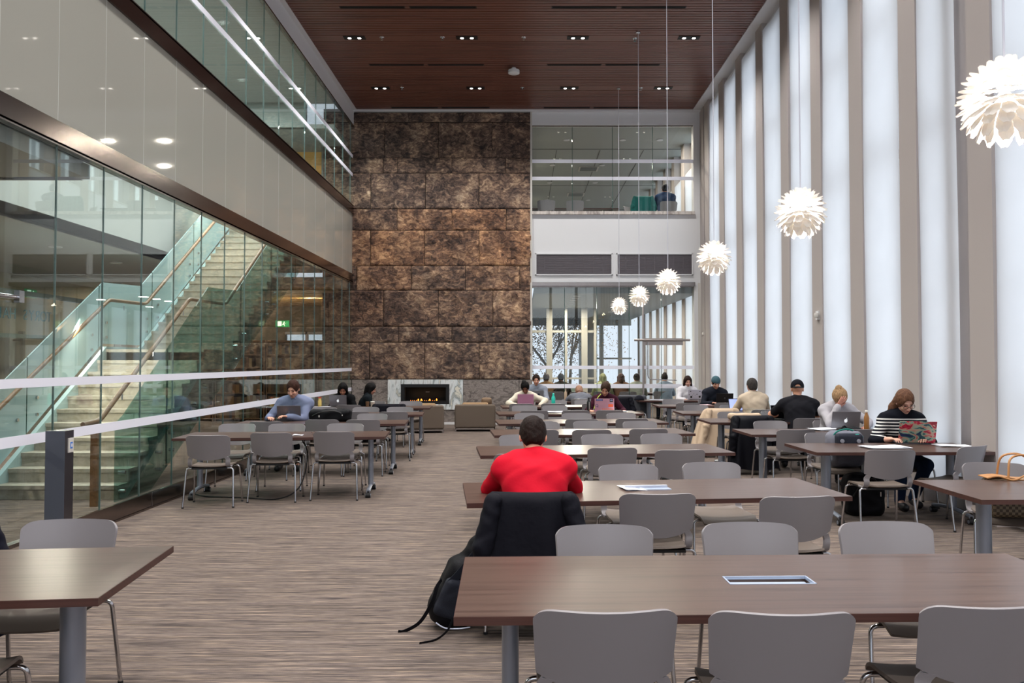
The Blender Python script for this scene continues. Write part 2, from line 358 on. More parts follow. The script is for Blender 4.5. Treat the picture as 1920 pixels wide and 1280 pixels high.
# ---- stone feature wall
def stonewall():
    SX = 71.6; rows = [(208, 226.5, [765, 867, 973]), (226.5, 294, [720, 821, 922]), (294, 323, [717, 744, 847, 948]), (323, 391, [694, 797, 898]),
        (391, 431, [744, 847, 949]), (431, 498, [693.5, 796, 898]), (498, 544, [770.5, 872.5, 974.6]), (544, 612, [718.5, 822, 924]), (612, 642, [747, 847, 949]), (642, 711, [693, 796.5, 898.7])]
    vs = []; fs = []; cols = []
    for ri, (y0, y1, js) in enumerate(rows):
        z1 = 1.62 + (679 - y0) / SX; z0 = 1.62 + (679 - y1) / SX
        full = [604] + ([js[0] - 102.5] if js[0] - 102.5 > 612 else []) + js + [998]
        for a, b in zip(full[:-1], full[1:]):
            x0, x1 = (a - 980) / SX, (b - 980) / SX; g = .006; x0 += g; x1 -= g; a0, a1 = z0 + g, z1 - g
            nx = max(4, int((x1 - x0) / .028)); nz = max(4, int((a1 - a0) / .028)); off = random.random() * 99
            amp = .035 if 4 <= ri <= 7 else .02
            if random.random() < .2: amp *= .4
            base = random.uniform(-.006, .006); c0 = (random.random(), (.8 if ri in (4, 5) else .5 if ri in (6, 7) else .1) * random.uniform(.4, 1), random.random(), 1)  # middle rows get their golden lit look through the slab colour
            o = len(vs)
            for i in range(nx + 1):
                for j in range(nz + 1):
                    x = x0 + (x1 - x0) * i / nx; z = a0 + (a1 - a0) * j / nz
                    e = min(i, nx - i, j, nz - j)
                    d = 0 if e == 0 else .018 + base + amp * (noise.fractal(Vector((x * 3.2 + off, off, z * 3.2)), .9, 2.1, 4) * .9)
                    vs.append((x, YF - .02 - max(.004 if e else 0, d), z)); cols.append(c0)
            for i in range(nx):
                for j in range(nz):
                    q = o + i * (nz + 1) + j; fs.append((q, q + nz + 1, q + nz + 2, q + 1))
    me = bpy.data.meshes.new('wall_far_stone'); me.from_pydata(vs, [], fs); me.materials.append(STONE)
    ca = me.color_attributes.new('slab', 'FLOAT_COLOR', 'POINT'); ca.data.foreach_set('color', np.array(cols, dtype=np.float32).ravel())
    me.polygons.foreach_set('use_smooth', [True] * len(me.polygons))
    o = bpy.data.objects.new('wall_far_stone', me); COL.objects.link(o); o['kind'] = 'structure'
stonewall()
struct('wall_far_core', MB().box(-5.25, .25, YF + .0, YF + .3, 1.17, 8.3), mat('dark_mortar', '1c1714', .9))
XS = [(998 - 980) / 71.6, -1.56, -3.52, -4.46]
g = MB()
for a, b in ((-5.24, -4.47), (-4.46, -3.525), (-1.555, -.1), (-.09, .25)): g.box(a, b, YF - .03, YF + .3, .06, 1.165)
g.box(-3.52, -2.3, YF - .03, YF + .3, .06, .385).box(-2.29, -1.56, YF - .03, YF + .3, .06, .385)
struct('wall_far_base', g, GSTONE)
struct('baseboard_far', MB().box(-4.46, .25, YF - .04, YF + .1, 0, .06), WHITE)
# fireplace
fp = thing('fireplace', 'black gas fireplace with low flames in a white marble surround', 'fireplace', (-2.54, YF - .03, .39))
s = MB().box(-.98, -.64, -.03, .2, 0, .78).box(.63, .98, -.03, .2, 0, .78).box(-.64, .63, -.03, .2, .66, .78).box(-.64, .63, -.03, .2, 0, .14)
s.build('marble_surround', MARBLE, fp)
MB().box(-.64, -.55, -.02, .25, .14, .66).box(.54, .63, -.02, .25, .14, .66).box(-.55, .54, -.02, .25, .58, .66).box(-.55, .54, -.02, .25, .14, .2).build('black_frame', mat('matte_black', '08080a', .4), fp)
MB().box(-.56, .55, .24, .27, .14, .66).box(-.56, .55, .03, .24, .15, .22).box(-.56, -.54, .0, .25, .2, .6).box(.53, .55, 0, .25, .2, .6).build('firebox', DARK, fp)
fb = MB()
FL = mat('gas_flame', 'ff9a40', .5, emit='ff8a30', es=3)
for x in (-.12, -.2, .10, .28): MB().lathe([(.004, 0), (.022, .015), (.016, .035), (.002, .055 + .01 * math.sin(x * 30))], (x, .12, .22), 8).build('flame', FL, fp, True)
for i in range(14): MB().lathe([(.003, 0), (.006, .008), (.001, .018)], (-.4 + i * .052, .11 + .02 * math.sin(i * 3), .22), 6).build('flame', FL, fp, True)
MB().box(-.02, .08, .235, .24, .44, .455).build('maker_plate', mat('grey_plate', '77777a', .4), fp)
area('fire_glow', (0, .1, .3), (PI, 0, 0), .8, .1, .8, (1, .55, .25), fp)
# ---- white far wall around the openings, right of the stone
w = MB()
w.box(.25, 4.5, YF, YF + .25, 7.88, 8.3).box(.25, 4.5, YF, YF + .25, 4.47, 5.5).box(.25, 4.5, YF, YF + .25, 3.72, 3.90)
w.box(.25, .33, YF, YF + .25, 3.9, 4.47).box(4.5, XR - .002, YF, YF + .25, 0, 8.3).box(4.47, 4.5, YF, YF + .25, 3.9, 4.47).box(2.36, 2.46, YF, YF + .25, 3.9, 4.47)
struct('wall_far', w, WHITE)
struct('wall_far_return', MB().box(4.6, 5.0, YF - .02, YF + .02, 0, 3.7).box(.2, .25, YF - .05, YF + .3, 1.17, 8.26), WHITE2)
struct('trim_3', MB().box(.25, 4.52, YF - .07, YF + .3, 5.5, 5.58), veined('pale_marble_sill', [(.35, 'a89c94'), (.5, 'cfc8c2'), (.62, '8f8580')], (5, 2, 2), .5))
struct('trim_4', MB().box(.25, 4.52, YF - .05, YF + .2, 3.62, 3.72), STEEL)
for i, (a, b) in enumerate(((.33, 2.36), (2.46, 4.47))):
    gr = thing('wall_grille', ('left' if i == 0 else 'right') + ' of the two grey ventilation grilles above the far glass wall', 'grille', ((a + b) / 2, YF, 3.90), group='ventilation grilles')
    h = (b - a) / 2
    MB().box(-h, h, -.03, .03, 0, .03).box(-h, h, -.03, .03, .55, .58).box(-h, -h + .03, -.03, .03, 0, .58).box(h - .03, h, -.03, .03, 0, .58).build('frame', WHITE, gr)
    m = MB().box(-h, h, .06, .08, 0, .58)
    for j in range(26): m.box(-h + .03, h - .03, -.01, .03, .035 + j * .0202, .047 + j * .0202)
    for j in range(1, 8): m.box(-h + j * h / 4 - .004, -h + j * h / 4 + .004, -.015, .0, .03, .55)
    m.build('louvres', mat('grey_louvre_metal', '716b70', .5, .3), gr)
def glazing(name, x0, x1, z0, z1, n, y, strips, m=GLASS2, skip=()):
    o = struct(name, MB().box(x0, x1, y - .02, y + .03, z1 - .025, z1).box(x0, x1, y - .02, y + .03, z0, z0 + .02), STEEL)
    for i in range(n):
        a = x0 + (x1 - x0) * i / n; b = x0 + (x1 - x0) * (i + 1) / n
        struct('pane', MB().box(a + .004, b - .004, y, y + .012, z0, z1), m, o)
        if i: struct('joint', MB().box(a - .006, a + .006, y - .004, y + .016, z0, z1), GEDGE, o)
    for zs, zt in strips: struct('manifestation_strip', MB().box(x0, x1, y - .004, y + .016, zs, zt), STRIP, o)
    return o
glazing('window_30', .25, 4.5, 5.58, 7.88, 4, YF + .08, [(6.43, 6.52), (6.89, 6.98)])
glazing('window_31', .25, 4.5, .02, 3.62, 5, YF + .08, [(1.44, 1.53), (.94, 1.05)])
# glass door in the far glazing: header patch and pull bar
dr = struct('door_1', MB().box(3.18, 4.2, YF + .0, YF + .06, 2.07, 2.25).box(3.14, 3.18, YF, YF + .06, 0, 3.6), mat('satin_door_rail', 'a59c98', .35, .8))
struct('rail_pin', MB().cyl((2.92, YF - .03, 2.2), (4.38, YF - .03, 2.2), .03), mat('satin_door_rail'), dr)
struct('door_handle', MB().tube(roundcorner([(3.27, YF - .05, 2.15), (3.27, YF - .05, 1.18), (4.02, YF - .05, 1.15)], .12), .014), CHROME, dr, True)

# ---- left wall: glass with steel channels
P0 = 7.636; DP = .867          # panel joints along the wall (depth of the first one and the spacing)
JY = [P0 + DP * i for i in range(-15, 16) if P0 + DP * i < YF]
def leftglazing(name, z0, z1, strips, m):
    o = struct(name, MB().box(XL - .05, XL + .03, -6, YF, z0 - .02, z0 + .015).box(XL - .05, XL + .03, -6, YF, z1 - .015, z1 + .02), STEEL)
    ys = [-6] + JY + [YF]
    for a, b in zip(ys[:-1], ys[1:]):
        if b < 1.0: continue
        struct('pane', MB().box(XL - .012, XL, a + .004, b - .004, z0, z1), m, o)
    for a in JY:
        if a > 1: struct('joint', MB().box(XL - .016, XL + .002, a - .0035, a + .0035, z0, z1), JOINT, o)
    for zs, zt in strips: struct('manifestation_strip', MB().box(XL - .001, XL + .004, 1, YF - .05, zs, zt), STRIP, o)
    return o
leftglazing('window_40', .02, 3.71, [(1.392, 1.474), (.875, .97)], GLASS)
leftglazing('window_41', 5.73, 7.83, [(6.50, 6.585), (6.985, 7.07)], GLASS)
pg = struct('wall_left', MB().box(XL - .2, XL - .06, -6, YF, 3.75, 5.7), GREYW)
ys = [-6] + JY + [YF]
for a, b in zip(ys[:-1], ys[1:]):
    if b > 0: struct('glass_panel', MB().box(XL - .05, XL, a + .003, b - .003, 3.93, 5.51), PAINTG, pg); struct('joint', MB().box(XL - .02, XL + .001, b - .003, b + .003, 3.93, 5.51), JOINTL, pg)
struct('trim_5', MB().box(XL - .1, XL + .03, -6, YF, 3.71, 3.93), mat('stainless_slab_band', '8a807c', .16, 1))
struct('trim_6', MB().box(XL - .1, XL + .03, -6, YF, 5.51, 5.73), DSTEEL)
struct('baseboard_left', MB().box(-4.16, -4.13, 7.35, YF, 0, .175).box(-4.13, -4.118, 7.35, YF, 0, .02), mat('dark_stainless_kerb', '7d716c', .18, 1))
for yy in (8.95, 11.5, 14): struct('kerb_joint', MB().box(-4.129, -4.126, yy, yy + .006, .02, .175), CHROME, bpy.data.objects['baseboard_left'])
# access pedestal at the end of the kerb
pd = thing('door_pedestal', 'dark steel door-opener pedestal standing before the glass at left', 'pedestal', (-4.218, 7.24, 0))
MB().box(-.088, .088, 0, .14, 0, 1.0).build('post', mat('pedestal_steel', '5d5a60', .3, .9), pd)
MB().box(-.088, .088, -.003, .0, 0, 1.0).build('front_plate', mat('dark_blue_steel', '4c515d', .4, .1), pd)
bp = MB().box(.088, .1, .045, .12, .80, .93).build('button_plate', WHITE2, pd)
MB().box(.1, .103, .065, .10, .835, .895).build('blue_symbol', mat('blue_sign', '3a74c8', .5), bp)
MB().box(.103, .105, .073, .092, .85, .88).build('white_symbol', WHITE, bp)
# steel door header fitting on the left glass
dh = thing('door_fitting', 'chrome door header bar on the glass at the far left edge', 'door fitting', (XL + .03, 6.6, 2.19))
MB().cyl((0, -.9, 0), (0, .45, 0), .022).build('bar', CHROME, dh, True)
MB().box(-.02, .03, .40, .47, -.045, .06).build('end_block', CHROME, dh)
MB().box(-.03, .02, -.9, -.05, -.0, .05).build('closer', STEEL, dh)

# ---- stair hall behind the left glass
struct('wall_hall', MB().box(-11.3, -11.1, -2, 26, 0, 3.7).box(-11.2, XL - .5, -2.2, -2, 0, 3.7), BEIGEW)
struct('ceiling_hall', MB().box(-11.2, XL - .1, -2, 8.4, 3.55, 3.7).box(-11.2, -6.7, 8.4, 26, 3.55, 3.7).box(-6.7, XL - .1, 19.5, 26, 3.55, 3.7), GREYW)
struct('wall_hall_far', MB().box(-11.2, -7.65, 25.8, 26, 0, 3.6).box(-7.65, -6.4, 25.8, 26, 2.6, 3.6).box(-6.4, -4.5, 25.8, 26, 0, 3.6).box(-7.65, -6.4, 25.8, 26, 0, .8), BEIGEW)
f = struct('window_50', MB().box(-7.0, -6.94, 25.75, 25.95, .8, 2.6).box(-7.65, -6.4, 25.75, 25.95, 2.52, 2.6), WHITE)
struct('pane', MB().box(-7.65, -6.4, 25.85, 25.86, .8, 2.6), GLASS2, f)
struct('wall_void', MB().box(-6.85, -6.7, 8.4, 19.5, 3.55, 5.1).box(-6.7, XL - .2, 8.3, 8.45, 3.55, 5.1).box(-6.7, XL - .2, 18.4, 18.6, 3.7, 5.1).box(-11.2, XL - .2, 18.5, 30, 5.0, 5.12).box(-11.2, -6.7, 2, 18.5, 5.0, 5.12).box(-6.7, XL - .2, 2, 8.4, 5.0, 5.12), GREYW)
# doorway panels on the beige back wall
for i, (a, b) in enumerate(((13.2, 14.3), (16.4, 17.6), (20.5, 21.6))):
    struct('door_%d' % (i + 2), MB().box(-11.1, -11.04, a, b, 0, 2.2).box(-11.1, -11.0, a - .08, a, 0, 2.3).box(-11.1, -11.0, b, b + .08, 0, 2.3), mat('grey_door', '6f695c', .6))
struct('wall_partition', MB().box(-9.95, -9.8, 11.5, 12.0, 0, 3.55).box(-9.95, -9.8, 19.5, 20.3, 0, 3.55), WHITE2)
# a lintel frame carrying the mirror-read letters on its glass
fr = struct('window_51', MB().box(-10.03, -9.97, 13, 19.5, 2.1, 2.18).box(-10.03, -9.97, 13, 19.5, 2.95, 3.05), mat('dark_green_frame', '3b4742', .5))
struct('pane', MB().box(-10.005, -9.995, 13, 19.5, .02, 3.55), GLASS2, fr)
def text_mesh(body, size, m, name, extr=.004):
    cu = bpy.data.curves.new(name, 'FONT'); cu.body = body; cu.size = size; cu.extrude = extr; cu.align_x = 'CENTER'
    to = bpy.data.objects.new('tmp', cu); COL.objects.link(to)
    dg = bpy.context.evaluated_depsgraph_get(); me = bpy.data.meshes.new_from_object(to.evaluated_get(dg)); bpy.data.objects.remove(to)
    me.materials.clear(); me.materials.append(m); return me
lt = thing('wall_lettering', 'dark teal hall name lettering, seen reversed through the left glass', 'lettering', (-9.97, 15.9, 2.47))
lx = -.92
for ch in 'TORYS HALL':
    if ch != ' ':
        q = bpy.data.objects.new('letter', text_mesh(ch, .30, mat('teal_lettering', '1f4750', .4), 'letter')); COL.objects.link(q); q.parent = lt
        q.matrix_local = Matrix(((0, 0, 1, 0), (-1, 0, 0, -lx), (0, 1, 0, 0), (0, 0, 0, 1)))
    lx += .2
# stairs
ST = thing('staircase', 'pale stone staircase rising behind the left glass wall', 'staircase', (0, 0, 0))
R, T = .165, .25
def flight(y0, z0, n):
    prof = [(y0, z0 - .3 if z0 > 0 else 0)]; y, z = y0, z0
    m = MB()
    for i in range(n):
        prof.append((y, z)) if i == 0 and z0 == 0 else None
        m.box(-6.24, -4.78, y - .02, y + T + .01, z + R - .045, z + R)      # tread with nosing
        m.box(-6.24, -4.78, y, y + .03, z, z + R - .045)                    # riser
        y += T; z += R
    return m, y, z
m, y1, z1 = flight(9.5, 0, 11); m.build('lower_flight', TERR, ST)
MB().box(-6.24, -4.78, y1 - T, 13.3, z1 - .2, z1).build('landing', TERR, ST)
m2, y2, z2 = flight(13.2, z1, 20); m2.build('upper_flight', TERR, ST)
SL = R / T
def stringer(x0, x1):
    return MB().prism([(9.5, 0), (9.75, 0), (9.5 + 10 * T, z1 - .28), (13.3, z1 - .28), (13.3 + 19 * T, z1 + 19 * R - .28), (13.3 + 19 * T, z1 + 19 * R), (13.2, z1 - .01), (9.5 + 10 * T, z1 - .01)], x0, x1, 0)
MB().prism([(9.72, 0), (9.5 + 10 * T, z1 - .30), (13.3, z1 - .30), (13.3 + 19 * T, z1 + 19 * R - .30), (13.3 + 19 * T, z1 + 19 * R - .2), (13.2, z1 - .2), (9.5 + 10 * T, z1 - .2), (9.6, .0)], -6.24, -4.78, 0).build('soffit', GREYW, ST)
MB().prism([(9.3, 0), (9.5, .20), (9.5 + 10 * T, z1 + .04), (13.1, z1 + .04), (13.3 + 19 * T, z1 + 19 * R + .1), (13.3 + 19 * T, z1 + 19 * R - .3), (13.3, z1 - .3), (12.1, z1 - .3), (9.8, 0)], -6.30, -6.24, 0).build('left_stringer', mat('pale_teal_stringer', 'a3bcbd', .4), ST)
def guard(x, low, up, cuts, name, gm=TEAL):
    for a, b in zip(cuts[:-1], cuts[1:]):
        def f(pl, y):
            for (ya, za), (yb, zb) in zip(pl[:-1], pl[1:]):
                if ya <= y <= yb: return za + (zb - za) * (y - ya) / max(1e-6, yb - ya)
            return pl[-1][1]
        ys = sorted({a + .012, b - .012} | {p[0] for p in low + up if a < p[0] < b})
        poly = [(y, f(low, y)) for y in ys] + [(y, f(up, y)) for y in reversed(ys)]
        MB().prism(poly, x - .008, x + .008, 0).build(name, gm, ST)
        MB().box(x - .009, x + .009, b - .008, b + .008, f(low, b), f(up, b)).build('glass_edge', GEDGE, ST)
        for yy in (a + .2, b - .2):
            for dz in (.1, .32):
                zz = f(low, yy) + dz
                MB().cyl((x - .05, yy, zz), (x + .03, yy, zz), .022, n=10).build('standoff', CHROME, ST, True)
low = [(9.3, .0), (10.2, 0), (16.4, 3.25), (18.2, 4.3)]; up = [(9.3, .9), (9.5, 1.0), (12.0, 2.75), (13.2, 2.8), (18.2, 6.0)]
guard(-4.73, low, up, [9.3, 10.65, 11.75, 13.4, 15.0, 16.6, 18.2], 'glass_guard')
low2 = [(8.5, 0), (9.5, .25), (12.0, 1.9), (13.2, 1.9), (18.2, 5.2)]; up2 = [(8.5, .75), (9.2, 1.05), (12.0, 2.82), (13.2, 2.88), (18.2, 6.2)]
guard(-6.32, low2, up2, [8.5, 10.2, 11.9, 13.6, 15.3, 18.2], 'glass_guard', TEALM)
hr = MB().tube(roundcorner([(-4.8, 9.1, 0), (-4.8, 9.1, .93), (-4.8, 9.0, .93), (-4.8, 9.25, .94), (-4.8, 11.6, 2.55), (-4.8, 12.4, 2.58), (-4.8, 13.0, 2.6), (-4.8, 17.5, 5.55)], .04), .028, 10)
hr = MB().tube(roundcorner([(-4.8, 8.75, .94), (-4.8, 9.1, .96), (-4.8, 11.5, 2.53), (-4.8, 12.9, 2.56), (-4.8, 17.5, 5.5)], .08), .028, 10)
hr.box(-4.86, -4.78, 9.02, 9.1, 0, .95)
hr.build('handrail', RAILWOOD, ST, True)
MB().tube(roundcorner([(-6.16, 8.2, .35), (-6.16, 11.9, 2.55), (-6.16, 13.05, 2.57), (-6.16, 17.5, 5.45)], .08), .028, 10).build('handrail', RAILWOOD, ST, True)
for (x, pts) in ((-4.76, [(9.6, 1.27), (10.4, 1.8), (11.3, 2.38), (12.3, 2.53), (13.6, 2.95), (14.6, 3.6)]), (-6.2, [(9.4, 1.03), (10.6, 1.76), (12.5, 2.53), (13.8, 3.0), (15.2, 3.95)])):
    for (y, z) in pts: MB().tube([(x - .04, y, z - .1), (x - .04, y, z - .03)], .008, 6).build('rail_bracket', CHROME, ST)
# warm strip under the left handrail washes the steps
area('stair_light', (-6.1, 10.9, 2.0), (0, math.radians(-60), 0), .1, 3.4, 60, (1, .90, .74), ST).rotation_euler = (math.radians(33), math.radians(-50), 0)
area('stair_light', (-6.1, 15.2, 4.4), (0, math.radians(-50), 0), .1, 3.4, 40, (1, .90, .74), ST).rotation_euler = (math.radians(33), math.radians(-50), 0)
# hall downlights
EM = mat('warm_lamp', 'fff0d8', .5, emit='ffe2b8', es=9)
EMW = mat('white_lamp', 'ffffff', .5, emit='fff6ea', es=12)
def downlight(x, y, z, lab, r=.09, e=EM, p=0, col=(1, .9, .76), cat='ceiling light', group=None):
    o = thing('downlight', lab, cat, (x, y, z), group=group)
    MB().lathe([(r, 0), (r + .02, -.002), (r + .02, -.012), (r, -.012)], n=18).build('trim_ring', WHITE, o, True)
    MB().lathe([(0, -.006), (r, -.006), (r, -.004), (0, -.004)], n=18).build('lamp', e, o)
    if p: area('lamp_light', (0, 0, -.03), (0, 0, 0), .18, .18, p, col, o)
    return o
words = ['nearest', 'second', 'third', 'fourth', 'fifth', 'sixth', 'seventh']
for i, (x, y, p) in enumerate(((-7.8, 13.3, 120), (-7.85, 15.4, 120), (-8.6, 9.5, 150), (-10.3, 22.0, 90), (-9.6, 21.3, 60), (-8.0, 5.5, 150), (-6.0, 22.3, 110))):
    downlight(x, y, 3.55, 'warm ceiling lamp in the stair hall, %s by height in the picture' % words[i], p=p, group='stair hall ceiling lamps')
area('stairwell_fill', (-5.5, 13.4, 4.9), (0, 0, 0), 1.3, 9.4, 135, (.92, 1, .98))  # fill added out of sight above the stairs, not a fitting
# exit signs
def exit_sign(loc, lab, rz=0):
    o = thing('exit_sign', lab, 'sign', loc, rz)
    G = mat('exit_green', '1f7a4a', .4, emit='17703f', es=.35); MB().box(-.19, .19, -.02, .02, -.09, .09).build('sign_body', G, o)
    w = mat('exit_white', 'cfe8dc', .5, emit='bfe8d2', es=.5)
    MB().box(-.15, -.02, -.024, -.02, -.07, .07).build('door_symbol', w, o)
    rm = MB(); rm.lathe([(0, -.014), (.012, -.006), (.012, .006), (0, .014)], (.055, -.026, .05), 8)
    rm.tube([(.05, -.026, .035), (.035, -.026, -.01), (.0, -.026, -.035)], .01, 6).tube([(.035, -.026, -.01), (.07, -.026, -.04), (.065, -.026, -.07)], .01, 6).tube([(.05, -.026, .03), (.09, -.026, .0)], .008, 6).tube([(.05, -.026, .03), (.015, -.026, .01)], .008, 6)
    rm.build('running_figure', w, o)
exit_sign((-6.85, 22.8, 2.72), 'green running-figure exit sign above the bookcases')
exit_sign((-10.6, 17.2, 3.1), 'green exit sign high up at far left, over the reversed lettering', PI / 2)
# warm slatted ceiling beyond the bookcases, seen over their tops
wc = MB()
for i in range(12): wc.box(-9, -4.8, 20 + i * .5, 20.3 + i * .5, 3.42, 3.5)
o = struct('ceiling_slats', wc, wood('lit_ceiling_wood', '8a6a3c', 'b08a52', .5, (2, 12, 12)))
area('slat_fill', (-7.4, 22.5, 2.3), (PI, 0, 0), 4.5, .3, 60, (1, .80, .5))  # added floating uplight, brightens the slats from an unseen spot

# ---- upper hall behind the left glass
struct('ceiling_upper', MB().box(-9.5, XL - .1, -2, 19.3, 7.9, 8.0).box(-11, -4.6, 19.3, 32, 7.3, 7.4), mat('upper_ceiling_paint', 'b4b8b4', .7))
struct('wall_upper', MB().box(-9.6, -9.5, -2, 32, 5.1, 8).box(-9.5, -7.9, 12.5, 12.65, 5.1, 8), GREYW)
struct('wall_upper_far', MB().box(-9.5, -5.25, 19.2, 19.35, 7.3, 7.95).box(-5.3, -5.2, YF, YF + .4, 5.1, 7.9), mat('upper_bulkhead', '9aa19c', .7))
struct('trim_7', MB().box(-7.3, -7.15, 12.9, 13.1, 5.1, 7.9).box(-9.5, -7.0, 12.4, 12.5, 7.2, 7.26), WHITE)
for i, (x, y) in enumerate(((-5.5, 14.6), (-5.9, 11), (-7.2, 16.5), (-6.2, 17.6), (-6.5, 8))):
    downlight(x, y, 7.9, 'small ceiling lamp on the upper level behind glass, %s by distance' % words[(2, 1, 3, 4, 0)[i]], .07, EMW, 95, (.93, 1, .97), group='upper hall ceiling lamps')
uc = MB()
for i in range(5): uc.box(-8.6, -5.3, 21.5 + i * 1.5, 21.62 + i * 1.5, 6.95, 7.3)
struct('ceiling_beams', uc, mat('lit_wood_beam', 'c9a45e', .5, emit='c99a50', es=.25))  # wood beams; the warm light on them is put in as colour and glow
struct('wall_upper_end', MB().box(-9.5, -4.6, 29, 29.2, 5.1, 7.3), mat('brown_end_wall', '5d4a30', .7))
area('upper_warm_fill', (-7, 25, 6.6), (PI, 0, 0), 3, 6, 60, (1, .82, .5))  # added fill facing up, unseen from below, warms the beams
bx = thing('glass_case', 'pale green glass box standing on the upper floor beside the stone wall', 'display case', (-5.3, 19.6, 5.12))
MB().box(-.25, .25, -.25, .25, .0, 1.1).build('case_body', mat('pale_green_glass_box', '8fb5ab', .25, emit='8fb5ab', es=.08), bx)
MB().box(-.26, .26, -.26, .26, 1.1, 1.13).build('case_top', mat('pale_case_top', 'a9c8bf', .3), bx)

# ---- bookcases and books in the stair hall
bookcols = ['5a3d22', '6b4a28', '4a3320', '7a5a34', '5f4a30', '8a744f', '3d3426', '70512c', '66604a', '2f3d4a', '8b8064', '54432c']
BKM = [mat('book_cloth_%s' % n, cc, .6) for n, cc in zip(['a', 'b', 'c', 'd', 'e', 'f', 'g', 'h', 'i', 'j', 'k', 'l'], bookcols)]
bk = MB().box(0, .11, 0, .20, 0, .26).mesh('book', BKM[0]); bkids = [bk]
for q in BKM[1:]:
    b2 = bk.copy(); b2.materials[0] = q; bkids.append(b2)
sh = None; nb = 0; ordw = ['first', 'second', 'third', 'fourth']; shw = ['lowest', 'second lowest', 'third lowest', 'third highest', 'second highest', 'topmost']
for ci, x0 in enumerate((-9.85, -8.45, -7.05, -5.65 - .0)):
    wcase = 1.36 if ci < 3 else .5
    o = thing('bookcase', 'brown wooden bookcase behind the left glass, %s of four from the left' % ordw[ci], 'bookcase', (x0, 22.0, 0), group='bookcases behind the stairs')
    MB().box(0, wcase, .3, .33, 0, 2.23).build('back_panel', SHELFWOOD, o)
    MB().box(0, .03, 0, .3, 0, 2.23).build('side_panel', SHELFWOOD, o); MB().box(wcase - .03, wcase, 0, .3, 0, 2.23).build('side_panel', SHELFWOOD, o)
    for j in range(7): MB().box(.03, wcase - .03, 0, .3, .06 + j * .35, .09 + j * .35).build('shelf', SHELFWOOD, o)
    for j in range(6):
        x = x0 + .05
        while x < x0 + wcase - .15:
            if random.random() < .93 and nb < 300:
                b = bpy.data.objects.new('book', random.choice(bkids)); COL.objects.link(b)
                s1 = random.uniform(.6, 1.0); b.scale = (s1, 1, random.uniform(.85, 1.08)); b.location = (x, 22.02, .09 + j * .35)
                tag(b, 'bound book on the %s shelf of the %s bookcase from the left' % (shw[j], ordw[ci]), 'book', 'books on the %s shelf of the %s bookcase' % (shw[j], ordw[ci])); nb += 1
                x += .11 * s1 + .004
            else: x += .13
# ---- rooms beyond the far glass
struct('ceiling_far', MB().box(.3, 4.66, YF + .25, 34.5, 3.45, 3.62), mat('far_ceiling_paint', '9ea3a3', .7))
struct('wall_far_room', MB().box(-.1, .25, YF + .3, 34.5, 0, 8.1), mat('far_room_wall', '77766c', .7))
WF = mat('pale_window_frame', '9a978d', .6)
w = MB().box(.25, 4.66, 34.3, 34.5, 3.2, 3.45).box(.25, 4.66, 34.3, 34.5, 0, .3)
for x in (2.5, 3.3, 4.1): w.box(x, x + .16, 34.2, 34.5, 0, 3.45)
w.box(2.5, 4.66, 34.25, 34.4, 1.75, 1.82)
struct('window_60', w, WF)
w = MB().box(.25, 2.5, 26.9, 27.1, 0, .25).box(.25, 2.5, 26.95, 27.05, 2.62, 2.70).box(.25, 2.5, 26.95, 27.05, 1.05, 1.11).box(2.4, 2.5, 27.1, 34.3, 0, 3.45)
for x in (.25, .80, 1.42, 1.98, 2.4): w.box(x, x + (.20 if x in (.80, 1.98) else .08), 26.9, 27.1, .25, 3.45)
struct('window_61', w, WF)
rows = [(1.5, y) for y in (22.0, 22.8, 23.6, 24.5, 25.4, 26.3)] + [(3.2, y) for y in (23, 26, 29)]
for i, (x, y) in enumerate(rows):
    o = downlight(x, y, 3.45, 'ceiling lamp beyond the lower far glass, %s row, %s from the glass' % (('left', OW[i + 1]) if i < 6 else ('right', OW[i - 5])), .09, EMW, 45, group='ceiling lamps beyond the far glass')
struct('floor_upper_far', MB().box(.25, 4.66, YF + .25, 36.5, 5.0, 5.12), mat('upper_carpet', '4d4a48', .9))
cf = struct('ceiling_upper_far', MB().box(.25, 5, YF + .25, 36.5, 7.95, 8.05), mat('upper_far_ceiling', '9fa3a0', .7))
q = MB()
for x in (1.0, 2.3, 3.6): q.box(x, x + .02, YF + 2.8, 36, 7.94, 7.952)
for y in (23.6, 28.5, 33): q.box(.25, 5, y, y + .03, 7.94, 7.952)
struct('ceiling_seams', q, mat('grey_seam', '5d5f5e', .7), cf)
for i, (x, y) in enumerate(((2.15, 26.0), (2.0, 30.0), (1.9, 34.4))):
    o = thing('ceiling_vent', 'square grey ceiling vent seen through the upper far glass, %s in the row' % ['nearest', 'middle', 'farthest'][i], 'vent', (x, y, 7.94))
    MB().box(-.32, .32, -.32, .32, -.012, 0).build('frame', WHITE2, o)
    MB().box(-.27, .27, -.27, .27, -.018, -.012).build('slats', mat('vent_grey', '5c6262', .5), o)
k = 0
for y in (22.6, 25.5, 28, 31, 34):
    for x in (.95, 2.55, 3.6)[:(3 if y < 24 else 2)]:
        k += 1
        downlight(x + (.3 if y < 24 else 0), y, 7.94, 'ceiling lamp behind the upper far glass, %s counting away from the glass' % OW[k], .07, EMW, 55, group='ceiling lamps beyond the upper far glass')
struct('wall_upper_far_end', MB().box(.25, 5, 36.3, 36.5, 5.1, 8), GREYW)
